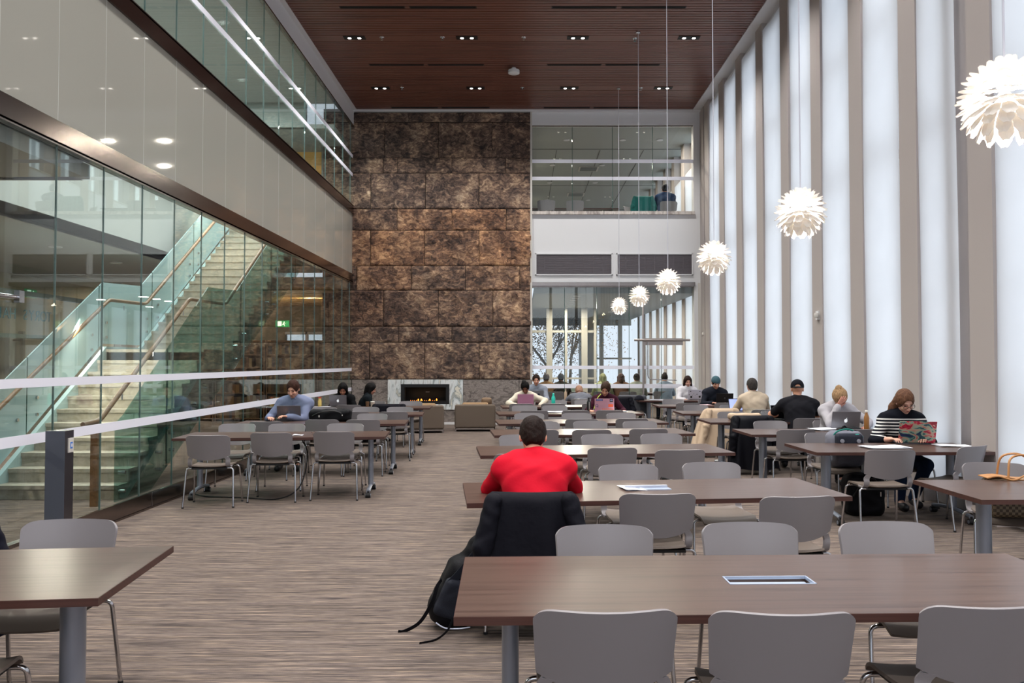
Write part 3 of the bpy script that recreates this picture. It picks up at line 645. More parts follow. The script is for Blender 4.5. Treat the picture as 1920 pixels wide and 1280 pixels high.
# trees outside the far windows
def tree(x, y, h, lab, seed):
    rd = random.Random(seed); o = thing('tree', lab, 'tree', (x, y, -.1))
    tr = MB()
    def br(p, d, l, r, lev):
        q = p + d * l; tr.tube([p, (p + q) / 2 + Vector((rd.uniform(-.05, .05),) * 3), q], [r, r * .85, r * .65], 6)
        if lev:
            for _ in range(3):
                dd = (d + Vector((rd.uniform(-.8, .8), rd.uniform(-.8, .8), rd.uniform(-.1, .6)))).normalized(); br(q, dd, l * .68, r * .6, lev - 1)
    br(Vector((0, 0, 0)), Vector((.05, 0, 1)).normalized(), h * .35, .09, 4)
    tr.build('trunk', mat('tree_bark', '8a8072', .9), o)
    lf = MB()
    for _ in range(2600):
        a = Vector((rd.gauss(0, 1.0), rd.gauss(0, .7), h * .60 + rd.gauss(0, .9))); s = .035
        u = Vector((rd.uniform(-1, 1), rd.uniform(-1, 1), rd.uniform(-1, 1))).normalized() * s; v = u.orthogonal().normalized() * s
        lf.add([a - u, a + v, a + u, a - v], [(0, 1, 2, 3)])
    lf.build('foliage', mat('autumn_leaves', 'b39a78', .8), o)['kind'] = 'stuff'
tree(.9, 31.5, 4.4, 'leafy tree outside the far windows, left one', 1)
tree(2.2, 38, 5.6, 'leafy tree outside the far windows, right one', 5)
struct('ground_outside', MB().box(-6, 14, 34.6, 60, -.3, -.12), mat('grass_ground', '6d7350', .95))

# ---- main ceiling fixtures
tw = None; SPOTW = 230
def twin(x, y, lab):
    global tw
    if tw is None:
        o = thing('recessed_light', lab, 'ceiling light', (x, y, ZC - .005), group='twin recessed ceiling lights')
        MB().box(-.22, .22, -.085, .085, -.006, .004).build('black_tray', mat('black_tray', '060505', .6), o)
        for dx in (-.10, .10):
            MB().lathe([(.028, -.016), (.05, -.016), (.055, -.004), (.028, -.004)], (dx, -.01, 0), 16).build('bezel', BLACKP, o, True)
            MB().lathe([(0, -.02), (.036, -.018), (.036, -.008), (0, -.008)], (dx, -.01, 0), 14).build('lamp', EMW, o)
        for dx in (-.1, .1):
            l = bpy.data.lights.new('spot', 'SPOT'); l.energy = SPOTW; l.spot_size = math.radians(120); l.spot_blend = .8; l.shadow_soft_size = .06; l.color = (1, .97, .94)
            lo = bpy.data.objects.new('spot', l); lo.location = (dx, -.01, -.03); COL.objects.link(lo); lo.parent = o
        tw = o; return o
    return dup(tw, (x, y, ZC - .005), 0, lab)

pn = ['first', 'second', 'third', 'fourth']
rn = {19.2: 'row nearest the stone wall', 16.2: 'second row from the stone wall'}
for y in reversed(LR):
    for i, x in enumerate((-3.44, -1.14, 1.13, 3.40)):
        twin(x, y, 'twin recessed ceiling light, %s from left in the %s' % (pn[i], rn.get(y, '%s out-of-view row' % OW[int((16.2 - y) / 3 + .1)])))
def sprinkler(x, y, lab):
    o = thing('sprinkler', lab, 'sprinkler', (x, y, ZC))
    MB().lathe([(.05, 0), (.045, -.01), (.012, -.012), (.012, -.05), (.03, -.052), (.03, -.056), (0, -.056)], n=12).build('sprinkler_head', CHROME, o, True)
for i, (px, y) in enumerate(((-2.88, 16.2), (.02, 16.2), (-1.64, 16.2), (2.3, 16.25), (-2.92, 19.2), (-.01, 19.2), (2.86, 19.2))):
    sprinkler(px, y, 'small chrome ceiling sprinkler, %s row, %s from left' % ('front' if i < 4 else 'rear', ['second', 'third', 'middle', 'fourth'][i] if i < 4 else pn[i - 4]))
def slot(x0, x1, y, lab):
    o = thing('slot_diffuser', lab, 'vent', ((x0 + x1) / 2, y, ZC)); h = (x1 - x0) / 2
    MB().box(-h, h, -.05, .05, -.006, .004).build('frame', mat('dark_brown_metal', '2b1612', .5), o)
    MB().box(-h + .02, h - .02, -.035, -.005, -.009, -.006).box(-h + .02, h - .02, .005, .035, -.009, -.006).build('slots', DARK, o)
sl = ['far left', 'centre left', 'centre right', 'far right']
for ri, y in enumerate((14.8, 17.7, 20.7)):
    for i, (a, b) in enumerate(((-3.43, -2.2), (-2.12, -.86), (.54, 1.76), (1.84, 3.06))):
        slot(a, b, y, 'dark linear ceiling diffuser, %s one, %s row from the top of the photo' % (sl[i], pn[ri]))
o = thing('ceiling_speaker', 'small white boxy device hanging under the slatted wood ceiling', 'ceiling device', (-.2, 17.9, ZC))
MB().lathe([(.05, 0), (.05, -.05), (.13, -.055), (.13, -.12), (.11, -.13), (0, -.13)], n=24).build('housing', WHITE, o, True)

# ---- pendant lamps
def pendant_mesh():
    m = MB(); tiers = 11; rd = random.Random(3)
    for t in range(tiers):
        th = math.radians(14 + t * 14.2); n = max(5, int(round(15 * math.sin(th) + .6))); off = (t % 2) * .5
        def Q(r, a): return (r * math.sin(a), r * math.cos(a))     # radius from the axis, height
        rows = [(Q(.125, th - .20), .34), (Q(.172, th - .10), .46), (Q(.212, th - .02), .50), (Q(.246, th + .035), .20)]
        if t == tiers - 1: n = 6
        for i in range(n):
            a = 2 * PI * (i + off) / n; ca, sa = math.cos(a), math.sin(a); tw = rd.uniform(-.012, .012)
            vs = []
            for (r, z), wf in rows:
                w = min(.046, PI * .2 * math.sin(max(th, .35)) / n * 1.15) * wf / .58; r = max(r, .004)
                for s_ in (-1, 0, 1):
                    rr = r + (.004 if s_ == 0 else 0); vs.append((ca * rr - sa * s_ * w, sa * rr + ca * s_ * w, z + (.004 if s_ == 0 else 0) + tw * (r / .22)))
            k = len(vs); dn = Vector((ca * math.cos(th), sa * math.cos(th), -math.sin(th))) * .002 + Vector((ca * math.sin(th), sa * math.sin(th), math.cos(th))) * -.001
            vs2 = vs + [tuple(Vector(v) + dn) for v in vs]; fs = []
            for j in range(3):
                for q in range(2):
                    b = j * 3 + q; fs += [(b, b + 1, b + 4, b + 3), (k + b, k + b + 3, k + b + 4, k + b + 1)]
            for (p, q) in ((0, 3), (3, 6), (6, 9), (5, 2), (8, 5), (11, 8), (1, 0), (2, 1), (9, 10), (10, 11)): fs.append((p, q, k + q, k + p))
            m.add(vs2, fs)
    return m
PM = pendant_mesh().mesh('lamp_shade', LEAF)
pend = [(3.82, 2.87), (6.65, 2.86), (9.67, 2.88), (12.75, 2.90), (15.9, 2.93), (19.2, 2.97)]
pl = ['nearest pendant lamp of white leaves, cut off by the right edge', 'second nearest white leafy pendant lamp', 'third nearest white leafy pendant lamp', 'third farthest white leafy pendant lamp', 'second farthest white leafy pendant lamp', 'farthest and smallest white leafy pendant lamp']
for (y, z), lab in zip(pend, pl):
    o = thing('pendant_lamp', lab, 'lamp', (2.32, y, z), random.random(), 'white leafy pendant lamps in a row')
    sh = bpy.data.objects.new('lamp_shade', PM); COL.objects.link(sh); sh.parent = o; sh.scale = (.86, .86, .88)
    MB().lathe([(0, -.05), (.03, -.035), (.042, 0), (.03, .035), (.015, .06), (0, .07)], n=14).build('bulb', mat('pendant_bulb', 'fff4e0', .4, emit='ffe9c8', es=26), o, True)
    MB().cyl((0, 0, .05), (0, 0, ZC - z - .02), .0055, n=6).build('cord', mat('pale_cord', 'c9c9d4', .4), o)
    MB().lathe([(0, 0), (.045, -.002), (.045, -.03), (0, -.035)], (0, 0, ZC - z), 14).build('ceiling_canopy', CHROME, o, True)
    l = bpy.data.lights.new('bulb_light', 'POINT'); l.energy = 190; l.shadow_soft_size = .05; l.color = (1, .93, .84)
    lo = bpy.data.objects.new('bulb_light', l); COL.objects.link(lo); lo.parent = o; lo.location = (0, 0, -.02)
# ================================================================ TABLES
TH = .735
def table(cx, cy, rz, ln, dp, lab, style, group):
    o = thing('table', lab, 'table', (cx, cy, 0), math.radians(rz), group)
    h = ln / 2; d = dp / 2
    if style == 'tray':
        m = MB(); x0, x1, y0, y1 = -.17, .17, -.05, .06
        m.box(-h, x0, -d, d, TH - .03, TH).box(x1, h, -d, d, TH - .03, TH).box(x0, x1, -d, y0, TH - .03, TH).box(x0, x1, y1, d, TH - .03, TH)
    else: m = MB().box(-h, h, -d, d, TH - .03, TH)
    tp = m.build('tabletop', TABLEWOOD, o)
    e = .002
    MB().box(-h - e, h + e, -d - e, -d, TH - .031, TH - .001).box(-h - e, h + e, d, d + e, TH - .031, TH - .001).box(-h - e, -h, -d, d, TH - .031, TH - .001).box(h, h + e, -d, d, TH - .031, TH - .001).build('edge_band', EDGEWOOD, tp)
    r = .034 if style != 'wide' else .05
    for sx in (-1, 1):
        x = sx * (h - (.2 if style != 'wide' else .27))
        lg = MB().lathe([(r, .11), (r, TH - .03)], (x, 0, 0), 16).build('leg', SILVER, o, True)
        MB().box(x - .06, x + .06, -.2, .2, TH - .055, TH - .03).build('mounting_plate', BLACKP, lg)
        MB().tube(smoothpath([(x, -d * .78, .075), (x, -.12, .1), (x, .12, .1), (x, d * .78, .075)]), .026, 8, flat=.8).build('foot', SILVER, o, True)
        for sy in (-1, 1):
            y = sy * d * .78; q = 1 if sy > 0 else -1
            cs = MB().cyl((x - .03, y, .03), (x + .03, y, .03), .03, n=14).build('caster', RUBBER, o, True)
            MB().cyl((x - .033, y, .03), (x + .033, y, .03), .019, n=12).build('hub', SILVER, cs, True)
            MB().cyl((x, y, .03), (x, y, .08), .012, n=8).build('stem', BLACKP, cs, True)
    MB().box(-h + .25, h - .25, -.03, .03, TH - .075, TH - .035).build('beam', BLACKP, o)
    if style == 'tray':
        f = MB().box(-.175, -.168, -.055, .065, TH - .01, TH + .002).box(.168, .175, -.055, .065, TH - .01, TH + .002).box(-.175, .175, -.055, -.048, TH - .01, TH + .002).box(-.175, .175, .058, .065, TH - .01, TH + .002)
        f.box(-.17, .17, -.05, .06, TH - .06, TH - .055)
        t = f.build('power_tray', mat('tray_aluminium', 'b9c6dc', .3, .5), o)
        MB().box(-.165, .165, .02, .055, TH - .055, TH - .02).box(-.165, .165, -.01, .016, TH - .055, TH - .03).box(-.165, .165, -.04, -.02, TH - .055, TH - .045).build('socket_rail', mat('socket_rail_grey', 'c2cede', .35, .3), t)
        MB().box(-.13, -.02, -.02, -.012, TH - .054, TH - .035).box(.03, .14, -.02, -.012, TH - .054, TH - .035).build('sockets', mat('socket_blue', '27355c', .5), t)
    if style == 'lid':
        t = MB().box(-.16, .16, -.05, .05, TH, TH + .006).build('power_tray', mat('tray_aluminium'), o)
        MB().box(-.15, .15, .02, .05, TH + .006, TH + .022).build('tray_lid', mat('lid_grey', 'b4bac8', .35, .3), t)
    return o
MG = 'long brown tables in the middle row'; LG = 'long brown tables in the left row'; RG = 'brown tables beside the window wall'
table(1.0, 3.27, 1.5, 2.5, .86, 'nearest long brown table at centre, with recessed silver power tray', 'tray', MG)
table(.87, 5.61, 6, 2.54, .86, 'long brown table where the person in red sits', 'lid', MG)
table(.80, 8.18, 6, 2.5, .86, 'third long brown table of the middle row, past the person in red', 'plain', MG)
table(.86, 10.27, 6, 2.5, .86, 'fourth long brown table of the middle row', 'plain', MG)
table(.86, 12.08, 6, 2.5, .86, 'fifth long brown table of the middle row', 'plain', MG)
table(.80, 14.15, 6, 2.5, .86, 'sixth middle table, where the woman with the stickered laptop sits', 'plain', MG)
table(.72, 16.25, 5, 2.3, .8, 'seventh middle table, carrying the pink laptop', 'plain', MG)
table(.75, 18.3, 4, 2.2, .8, 'farthest middle table, carrying the laptop with the dark sticker', 'plain', MG)
table(-2.86, 3.33, 6, 2.45, .86, 'nearest brown table at the lower left corner', 'wide', LG)
table(-2.9, 9.85, 5, 2.45, .82, 'first long table beside the left glass, with folded paper on it', 'plain', LG)
table(-2.95, 11.87, 4, 2.45, .82, 'second long table beside the left glass, the man in blue sits at it', 'plain', LG)
table(-2.95, 13.87, 4, 2.45, .8, 'third long table beside the left glass', 'plain', LG)
table(-3.0, 15.9, 3, 2.35, .8, 'farthest long table beside the left glass, carrying a silver laptop', 'plain', LG)
table(3.9, 5.63, 1, 1.9, .87, 'nearest window-side table at right edge, before the checked handbag', 'wide', RG)
table(3.81, 8.36, 1.5, 1.86, .9, 'second window-side table, with the painted laptop on it', 'wide', RG)
table(3.73, 10.27, 1, 1.86, .85, 'third window-side table, where the blonde woman sits', 'wide', RG)
table(3.69, 12.25, 1, 1.86, .85, 'fourth window-side table, where the man in the cap sits', 'wide', RG)
table(3.69, 14.25, 1, 1.86, .85, 'fifth window-side table, before the person in cream', 'wide', RG)
table(3.67, 16.5, 1, 1.86, .8, 'sixth window-side table, carrying the black laptop', 'wide', RG)
table(3.55, 18.9, 0, 1.7, .8, 'farthest window-side table, carrying the white laptop', 'wide', RG)

# ================================================================ CHAIRS
def make_chair():
    o = thing('chair', 'x', 'chair')
    # seat: shallow moulded pan with a rolled front
    def seat(u, v):
        x = (u * 2 - 1); y = v
        w = .222 - .02 * (1 - v) ; yy = -.20 + .44 * v
        z = .452 + .012 * abs(x) ** 2.5 - .006 * math.sin(v * PI)
        if v > .8: z -= .045 * ((v - .8) / .2) ** 2
        if v < .12: z += .012 * ((.12 - v) / .12) ** 2
        c = 1 - .10 * abs(x) ** 6 * (2 * abs(v - .5)) ** 4
        return (x * w * c, yy, z)
    st = MB().sheet(seat, 14, 14, .014).build('seat', PLASTIC_SEAT, o, True)
    MB().box(-.19, .19, -.17, .16, .425, .443).build('under_tray', BLACKP, st)
    # backrest panel: curved in plan, arched lower edge, rounded upper corners
    def back(u, v):
        s = u * 2 - 1; s = math.copysign(1 - (1 - abs(s)) ** 1.7, s)
        zl = .532 + .05 * abs(s) ** 2.2; zt = .812 - .036 * abs(s) ** 11
        z = zl + (zt - zl) * v; q = (z - .5) / .31
        w = .222 + .018 * q - .008 * max(0, abs(2 * v - 1) - .85) * abs(s) ** 4
        y = -.228 - .072 * q + .07 * s * s - .012 * math.sin(q * PI) * 0
        return (s * w, y, z)
    bk = MB().sheet(back, 32, 12, .012)
    # side uprights that run from the panel down into the seat
    for sx in (-1, 1):
        pth = [back(.5 + sx * .33, .0), (sx * .205, -.180, .535), (sx * .204, -.183, .50), (sx * .204, -.165, .462), (sx * .203, -.11, .447), (sx * .2, -.04, .45)]
        pth = smoothpath(pth, 4)
        pts = [(Vector(p)) for p in pth]
        def rib(u, v, pts=pts, sx=sx):
            i = u * (len(pts) - 1); a = int(min(i, len(pts) - 2)); p = pts[a].lerp(pts[a + 1], i - a)
            return (p.x + (v - .5) * .046, p.y + .012 * (v - .5) * 2 * sx * (1 - u) ** .5, p.z)
        bk.sheet(rib, 20, 2, .013)
    bk.build('backrest', PLASTIC, o, True)
    fr = MB()
    for y in (-.14, .15): fr.tube([(-.2, y, .432), (.2, y, .432)], .009, 8)
    for x in (-.17, .17): fr.tube([(x, -.14, .432), (x, .15, .432)], .009, 8)
    fr.build('seat_frame', CHROME, o, True)
    for sx in (-1, 1):
        for (y0, y1, zz) in ((-.14, -.205, .435), (.15, .215, .43)):
            lg = MB().tube(roundcorner([(sx * .19, y0, zz), (sx * .252, y0, zz), (sx * .272, y1, 0.012)], .035, 5), .0105, 10).build('leg', CHROME, o, True)
            MB().cyl((sx * .2715, y1 - .001, 0), (sx * .2715, y1 - .001, .015), .013, n=10).build('glide', RUBBER, lg)
    return o
CH = {
'T1F':[(.27,2.9,1),(.86,2.88,-2),(1.56,2.95,3)],'T1B':[(.4,3.72,0),(1.13,3.78,0),(1.82,3.80,1)],
'T2F':[(.05,5.02,0),(.83,5.22,2),(1.65,5.12,6)],'T2B':[(.19,6.06,4),(.85,6.09,5),(1.53,6.22,4)],
'T3F':[(-.03,7.35,3),(.84,7.88,4),(1.44,7.69,6)],'T3B':[(-.01,8.69,4),(.91,8.76,5),(1.58,8.83,4)],
'T4F':[(.18,9.88,4),(.82,9.88,3),(1.52,10.04,5)],'T4B':[(.28,10.61,4),(.95,10.81,5),(1.62,10.76,4)],
'T5F':[(.19,11.3,4),(.83,11.7,4),(1.56,11.81,5)],'T5B':[(.12,12.48,4),(.87,12.48,4),(1.59,12.55,5)],
'T6F':[(.18,13.72,4),(.88,13.79,4),(1.46,13.85,5)],'T6B':[(.05,14.75,4),(.62,14.78,5),(1.52,14.95,4)],
'T7F':[(-.04,15.92,4),(.58,16.0,4),(1.39,16.02,4)],'T7B':[(.05,16.87,4),(.72,16.87,4),(1.36,16.99,4)],
'T8F':[(-.1,18.0,4),(1.3,17.95,2)],
'L0B':[(-2.29,3.86,3)],'L0F':[(-2.17,2.98,8)],
'L1F':[(-3.52,9.14,6),(-2.91,9.48,3),(-2.22,9.62,2)],'L1B':[(-3.73,10.30,4),(-3.08,10.30,4),(-2.32,10.36,5)],
'L2F':[(-3.52,11.19,4),(-2.86,11.6,4),(-2.28,11.6,4)],'L2B':[(-3.57,12.36,4),(-2.35,12.38,4)],
'L3F':[(-2.79,13.45,4),(-2.14,13.38,4)],'L3B':[(-3.57,14.22,4),(-2.81,14.22,4),(-2.2,14.25,4)],
'L4F':[(-3.33,15.5,4),(-2.56,15.5,4)],'L4B':[(-3.72,16.4,4),(-3.15,16.45,-35),(-2.31,16.4,3)],
'R1B':[(3.72,6.20,-14)],'R2F':[(3.41,7.69,2),(4.26,8.0,30)],'R2B':[(3.47,8.96,2),(4.36,9.15,-5)],
'R3F':[(3.29,9.9,2),(4.09,9.95,3)],'R3B':[(3.42,10.81,3),(4.28,10.95,0)],
'R4F':[(3.34,11.95,3),(4.14,11.85,4)],'R4B':[(3.42,12.85,3),(4.2,13.1,3)],
'R5F':[(3.4,13.98,3),(4.14,13.98,4)],'R5B':[(3.29,14.95,3),(3.97,14.95,3)],
'R6F':[(3.28,16.2,3),(4.07,16.3,3)],'R6B':[(3.28,17.2,3),(4.07,17.25,3)],
'R7B':[(4.05,19.5,0)],
}
TN = {'T1': 'the nearest middle table', 'T2': 'the red-jumper table', 'T3': 'the third middle table', 'T4': 'the fourth middle table', 'T5': 'the fifth middle table', 'T6': 'the stickered-laptop table',
      'T7': 'the pink-laptop table', 'T8': 'the farthest middle table', 'L0': 'the lower-left table', 'L1': 'the first glass-side table', 'L2': "the blue-shirt man's table", 'L3': 'the third glass-side table', 'L4': 'the farthest glass-side table',
      'R1': 'the right-edge table', 'R2': 'the painted-laptop table', 'R3': "the blonde woman's table", 'R4': "the capped man's table", 'R5': 'the fifth window-side table', 'R6': 'the black-laptop table', 'R7': 'the farthest window-side table'}
proto = None; CHAIRS = {}
pos3 = {1: ['lone'], 2: ['left', 'right'], 3: ['left', 'middle', 'right']}
for key, lst in CH.items():
    for i, (x, y, r) in enumerate(lst):
        tn = TN[key[:2]]; side = 'near' if key[2] == 'F' else 'far'
        lab = '%s grey plastic chair with chrome legs, %s side of %s' % (pos3[len(lst)][i], side, tn)
        rz = math.radians(r) + (0 if key[2] == 'F' else PI)
        grp = 'grey chairs at ' + tn
        if proto is None:
            proto = make_chair(); o = proto; o.location = (x, y, 0); o.rotation_euler = (0, 0, rz); o['label'] = lab; o['group'] = grp
        else: o = dup(proto, (x, y, 0), rz, lab, grp)
        CHAIRS[key + str(i)] = o
# chairs upstairs, behind the upper far glass
for i, (x, y, rz) in enumerate(((.63, 21.45, 0), (1.4, 21.5, 0), (3.1, 21.9, -2.4), (3.9, 21.6, .1))):
    o = dup(proto, (x, y, 5.12), rz, 'grey chair upstairs behind the upper far glass, %s of four' % ['leftmost', 'second', 'third', 'rightmost'][i], 'grey chairs upstairs')
for i, (x, y, rz) in enumerate(((.9, 22.3, 0), (1.5, 22.2, .1), (2.2, 22.4, 0), (2.9, 22.3, 0), (3.9, 22.6, 0))):
    dup(proto, (x, y, 0), rz, 'grey chair behind the lower far glass, %s of five' % ['leftmost', 'second', 'third', 'fourth', 'rightmost'][i], 'grey chairs beyond the far glass')
for i, (x, y) in enumerate(((1.4, 23.0), (3.4, 23.3))):
    table(x, y, 0, 1.9, .8, '%s study table beyond the lower far glass' % ['left', 'right'][i], 'plain', 'tables beyond the far glass')
o = dup(bpy.data.objects['table'], (1.4, 22.3, 5.12), 0, 'brown table upstairs behind the upper far glass', 'tables upstairs')

# ================================================================ SOFT SHAPES BY DISTANCE FIELD
def surfnet(F, org, h):
    ins = F < 0; nx, ny, nz = F.shape
    c = np.zeros((nx - 1, ny - 1, nz - 1), np.int32); P = np.zeros((nx - 1, ny - 1, nz - 1, 3), np.float32)
    sl = lambda A, i, j, k: A[i:nx - 1 + i, j:ny - 1 + j, k:nz - 1 + k]
    for (a, b) in [((0,0,0),(1,0,0)),((0,1,0),(1,1,0)),((0,0,1),(1,0,1)),((0,1,1),(1,1,1)),((0,0,0),(0,1,0)),((1,0,0),(1,1,0)),((0,0,1),(0,1,1)),((1,0,1),(1,1,1)),((0,0,0),(0,0,1)),((1,0,0),(1,0,1)),((0,1,0),(0,1,1)),((1,1,0),(1,1,1))]:
        A = sl(F, *a); B = sl(F, *b); m = sl(ins, *a) != sl(ins, *b)
        t = np.where(m, A / np.where(m, A - B, 1), 0)
        for ax in range(3): P[..., ax] += np.where(m, a[ax] + (b[ax] - a[ax]) * t, 0)
        c += m
    act = c > 0; idx = -np.ones(c.shape, np.int64); idx[act] = np.arange(act.sum())
    g = np.argwhere(act); V = (g + P[act] / c[act][:, None]) * h + np.array(org)
    Q = []
    for ax in range(3):
        u, v = [(1, 2), (2, 0), (0, 1)][ax]
        a = [slice(1, -1)] * 3; a[ax] = slice(0, -1); b = [slice(1, -1)] * 3; b[ax] = slice(1, None)
        A = ins[tuple(a)]; B = ins[tuple(b)]
        e = np.argwhere(A != B); off = np.ones(3, int); off[ax] = 0; p = e + off
        du = np.zeros(3, int); du[u] = 1; dv = np.zeros(3, int); dv[v] = 1
        q = [idx[tuple((p - s).T)] for s in (du * 0, du, du + dv, dv)]
        q = np.stack(q, 1); fl = A[tuple(e.T)]; q[~fl] = q[~fl][:, ::-1]
        Q.append(q)
    Q = np.concatenate(Q); Q = Q[(Q >= 0).all(1)]
    return V, Q
class SDF:
    def __init__(s, lo, hi, h):
        s.h = h; s.q = 1.0; s.lo = np.array(lo, float); n = np.ceil((np.array(hi) - s.lo) / h).astype(int) + 1
        s.F = np.full(n, 1.0, np.float32)
    def _sub(s, lo, hi, pad):
        a = np.clip(np.floor((np.array(lo) - pad - s.lo) / s.h).astype(int), 0, None); b = np.minimum(np.ceil((np.array(hi) + pad - s.lo) / s.h).astype(int) + 1, s.F.shape)
        if (b <= a).any(): return None, None
        ax = [s.lo[i] + np.arange(a[i], b[i]) * s.h for i in range(3)]
        G = np.meshgrid(*ax, indexing='ij'); return tuple(slice(a[i], b[i]) for i in range(3)), np.stack(G, -1).astype(np.float32)
    def _put(s, S_, d, k, sub=False):
        A = s.F[S_]
        if sub: s.F[S_] = np.maximum(A, -d); return
        if k > 0:
            hh = np.clip(.5 + .5 * (A - d) / k, 0, 1); s.F[S_] = A * (1 - hh) + d * hh - k * hh * (1 - hh)
        else: s.F[S_] = np.minimum(A, d)
    def cap(s, a, b, ra, rb=None, k=.02, n=None, fl=1.0, sub=False):
        rb = ra if rb is None else rb; ra *= s.q; rb *= s.q; a = np.array(a, float); b = np.array(b, float); R = max(ra, rb) * 1.4
        S_, P = s._sub(np.minimum(a, b) - R, np.maximum(a, b) + R, k + .03)
        if S_ is None: return s
        ba = b - a; q = P - a; t = np.clip((q @ ba) / max(1e-9, ba @ ba), 0, 1); q = q - t[..., None] * ba
        l = np.linalg.norm(q, axis=-1)
        if n is not None:
            n = np.array(n, float); n /= np.linalg.norm(n); c = q @ n; l = np.sqrt(np.maximum(0, l * l + c * c * (fl * fl - 1)))
        s._put(S_, l - (ra + (rb - ra) * t), k, sub); return s
    def ell(s, c, r, M=None, k=.02, sub=False):
        c = np.array(c, float); r = np.array(r, float) * s.q; S_, P = s._sub(c - r.max(), c + r.max(), k + .02)
        if S_ is None: return s
        q = P - c
        if M is not None: q = q @ np.array(M, float)
        l = np.linalg.norm(q / r, axis=-1); s._put(S_, (l - 1) * r.min(), k, sub); return s
    def box(s, c, r, rd=.02, M=None, k=.01, sub=False):
        c = np.array(c, float); r = np.array(r, float); R = np.linalg.norm(r); S_, P = s._sub(c - R, c + R, k + .02)
        if S_ is None: return s
        q = P - c
        if M is not None: q = q @ np.array(M, float)
        q = np.abs(q) - (r - rd); d = np.linalg.norm(np.maximum(q, 0), axis=-1) + np.minimum(q.max(-1), 0) - rd
        s._put(S_, d, k, sub); return s
    def cut(s, p, n):
        """remove everything on the side n points to"""
        ax = [s.lo[i] + np.arange(s.F.shape[i]) * s.h for i in range(3)]; G = np.meshgrid(*ax, indexing='ij')
        n = np.array(n, float); n /= np.linalg.norm(n); s.F = np.maximum(s.F, sum((G[i] - p[i]) * n[i] for i in range(3)).astype(np.float32)); return s
    def ripple(s, amp, fr, seed=0):
        ax = [s.lo[i] + np.arange(s.F.shape[i]) * s.h for i in range(3)]; X, Y, Z = np.meshgrid(*ax, indexing='ij')
        s.F += (amp * np.sin(X * fr + 1.7 * np.sin(Z * fr * .6 + seed) + seed) * np.sin(Z * fr * .9 + 1.3 * np.sin(Y * fr * .7) + seed * 2)).astype(np.float32); return s
    def build(s, name, m, parent=None):
        F = s.F; F[0] = F[-1] = 1; F[:, 0] = F[:, -1] = 1; F[:, :, 0] = F[:, :, -1] = 1
        V, Q = surfnet(F, s.lo, s.h)
        me = bpy.data.meshes.new(name); me.from_pydata(V.tolist(), [], Q.tolist()); me.validate(); me.materials.append(m)
        me.polygons.foreach_set('use_smooth', [True] * len(me.polygons))
        o = bpy.data.objects.new(name, me); COL.objects.link(o)
        if parent: o.parent = parent
        return o
def cloth(name, c, rough=.9, bump=.25, bs=120, spec=.12):
    return mat('cloth_' + name, c, rough, spec=spec, bump=bump, bscale=bs)
def skin(c='c98f74'):
    if 'skin_' + c in MC: return MC['skin_' + c]
    m = mat('skin_' + c, c, .5, spec=.4, bump=.03, bscale=300); BS(m).inputs['Subsurface Weight'].default_value = .08; return m
def hairm(c):
    if 'hair_' + c in MC: return MC['hair_' + c]
    m = mat('hair_' + c, c, .62, spec=.12, vary=False); a = stretch(m, (55, 55, 9)); n = N(m, 'ShaderNodeTexNoise', i_Scale=1.6, i_Detail=4, i_Distortion=.5); L(m, a, 'Vector', n, 'Vector')
    v = lin(c); r = ramp(m, [(.3, tuple(x * .55 for x in v[:3])), (.6, v[:3]), (.75, tuple(min(1, x * 1.5) for x in v[:3]))]); L(m, n, 'Fac', r, 'Fac'); L(m, r, 'Color', BS(m), 'Base Color')
    bp = N(m, 'ShaderNodeBump', i_Strength=.7, i_Distance=.01); L(m, n, 'Fac', bp, 'Height'); L(m, bp, 'Normal', BS(m), 'Normal'); return m
def V3(*a): return np.array(a, float)
def rotx(a): c, s = math.cos(a), math.sin(a); return np.array([[1, 0, 0], [0, c, -s], [0, s, c]])
def rotz(a): c, s = math.cos(a), math.sin(a); return np.array([[c, -s, 0], [s, c, 0], [0, 0, 1]])
def roty(a): c, s = math.cos(a), math.sin(a); return np.array([[c, 0, s], [0, 1, 0], [-s, 0, c]])
def ik(a, b, l1, l2, hint):
    d = b - a; D = np.linalg.norm(d); D2 = min(D, (l1 + l2) * .995); u = d / D; b = a + u * D2
    x = (l1 * l1 - l2 * l2 + D2 * D2) / (2 * D2); hgt = math.sqrt(max(0, l1 * l1 - x * x))
    hnt = hint - u * (hint @ u); hnt /= np.linalg.norm(hnt); return a + u * x + hnt * hgt, b
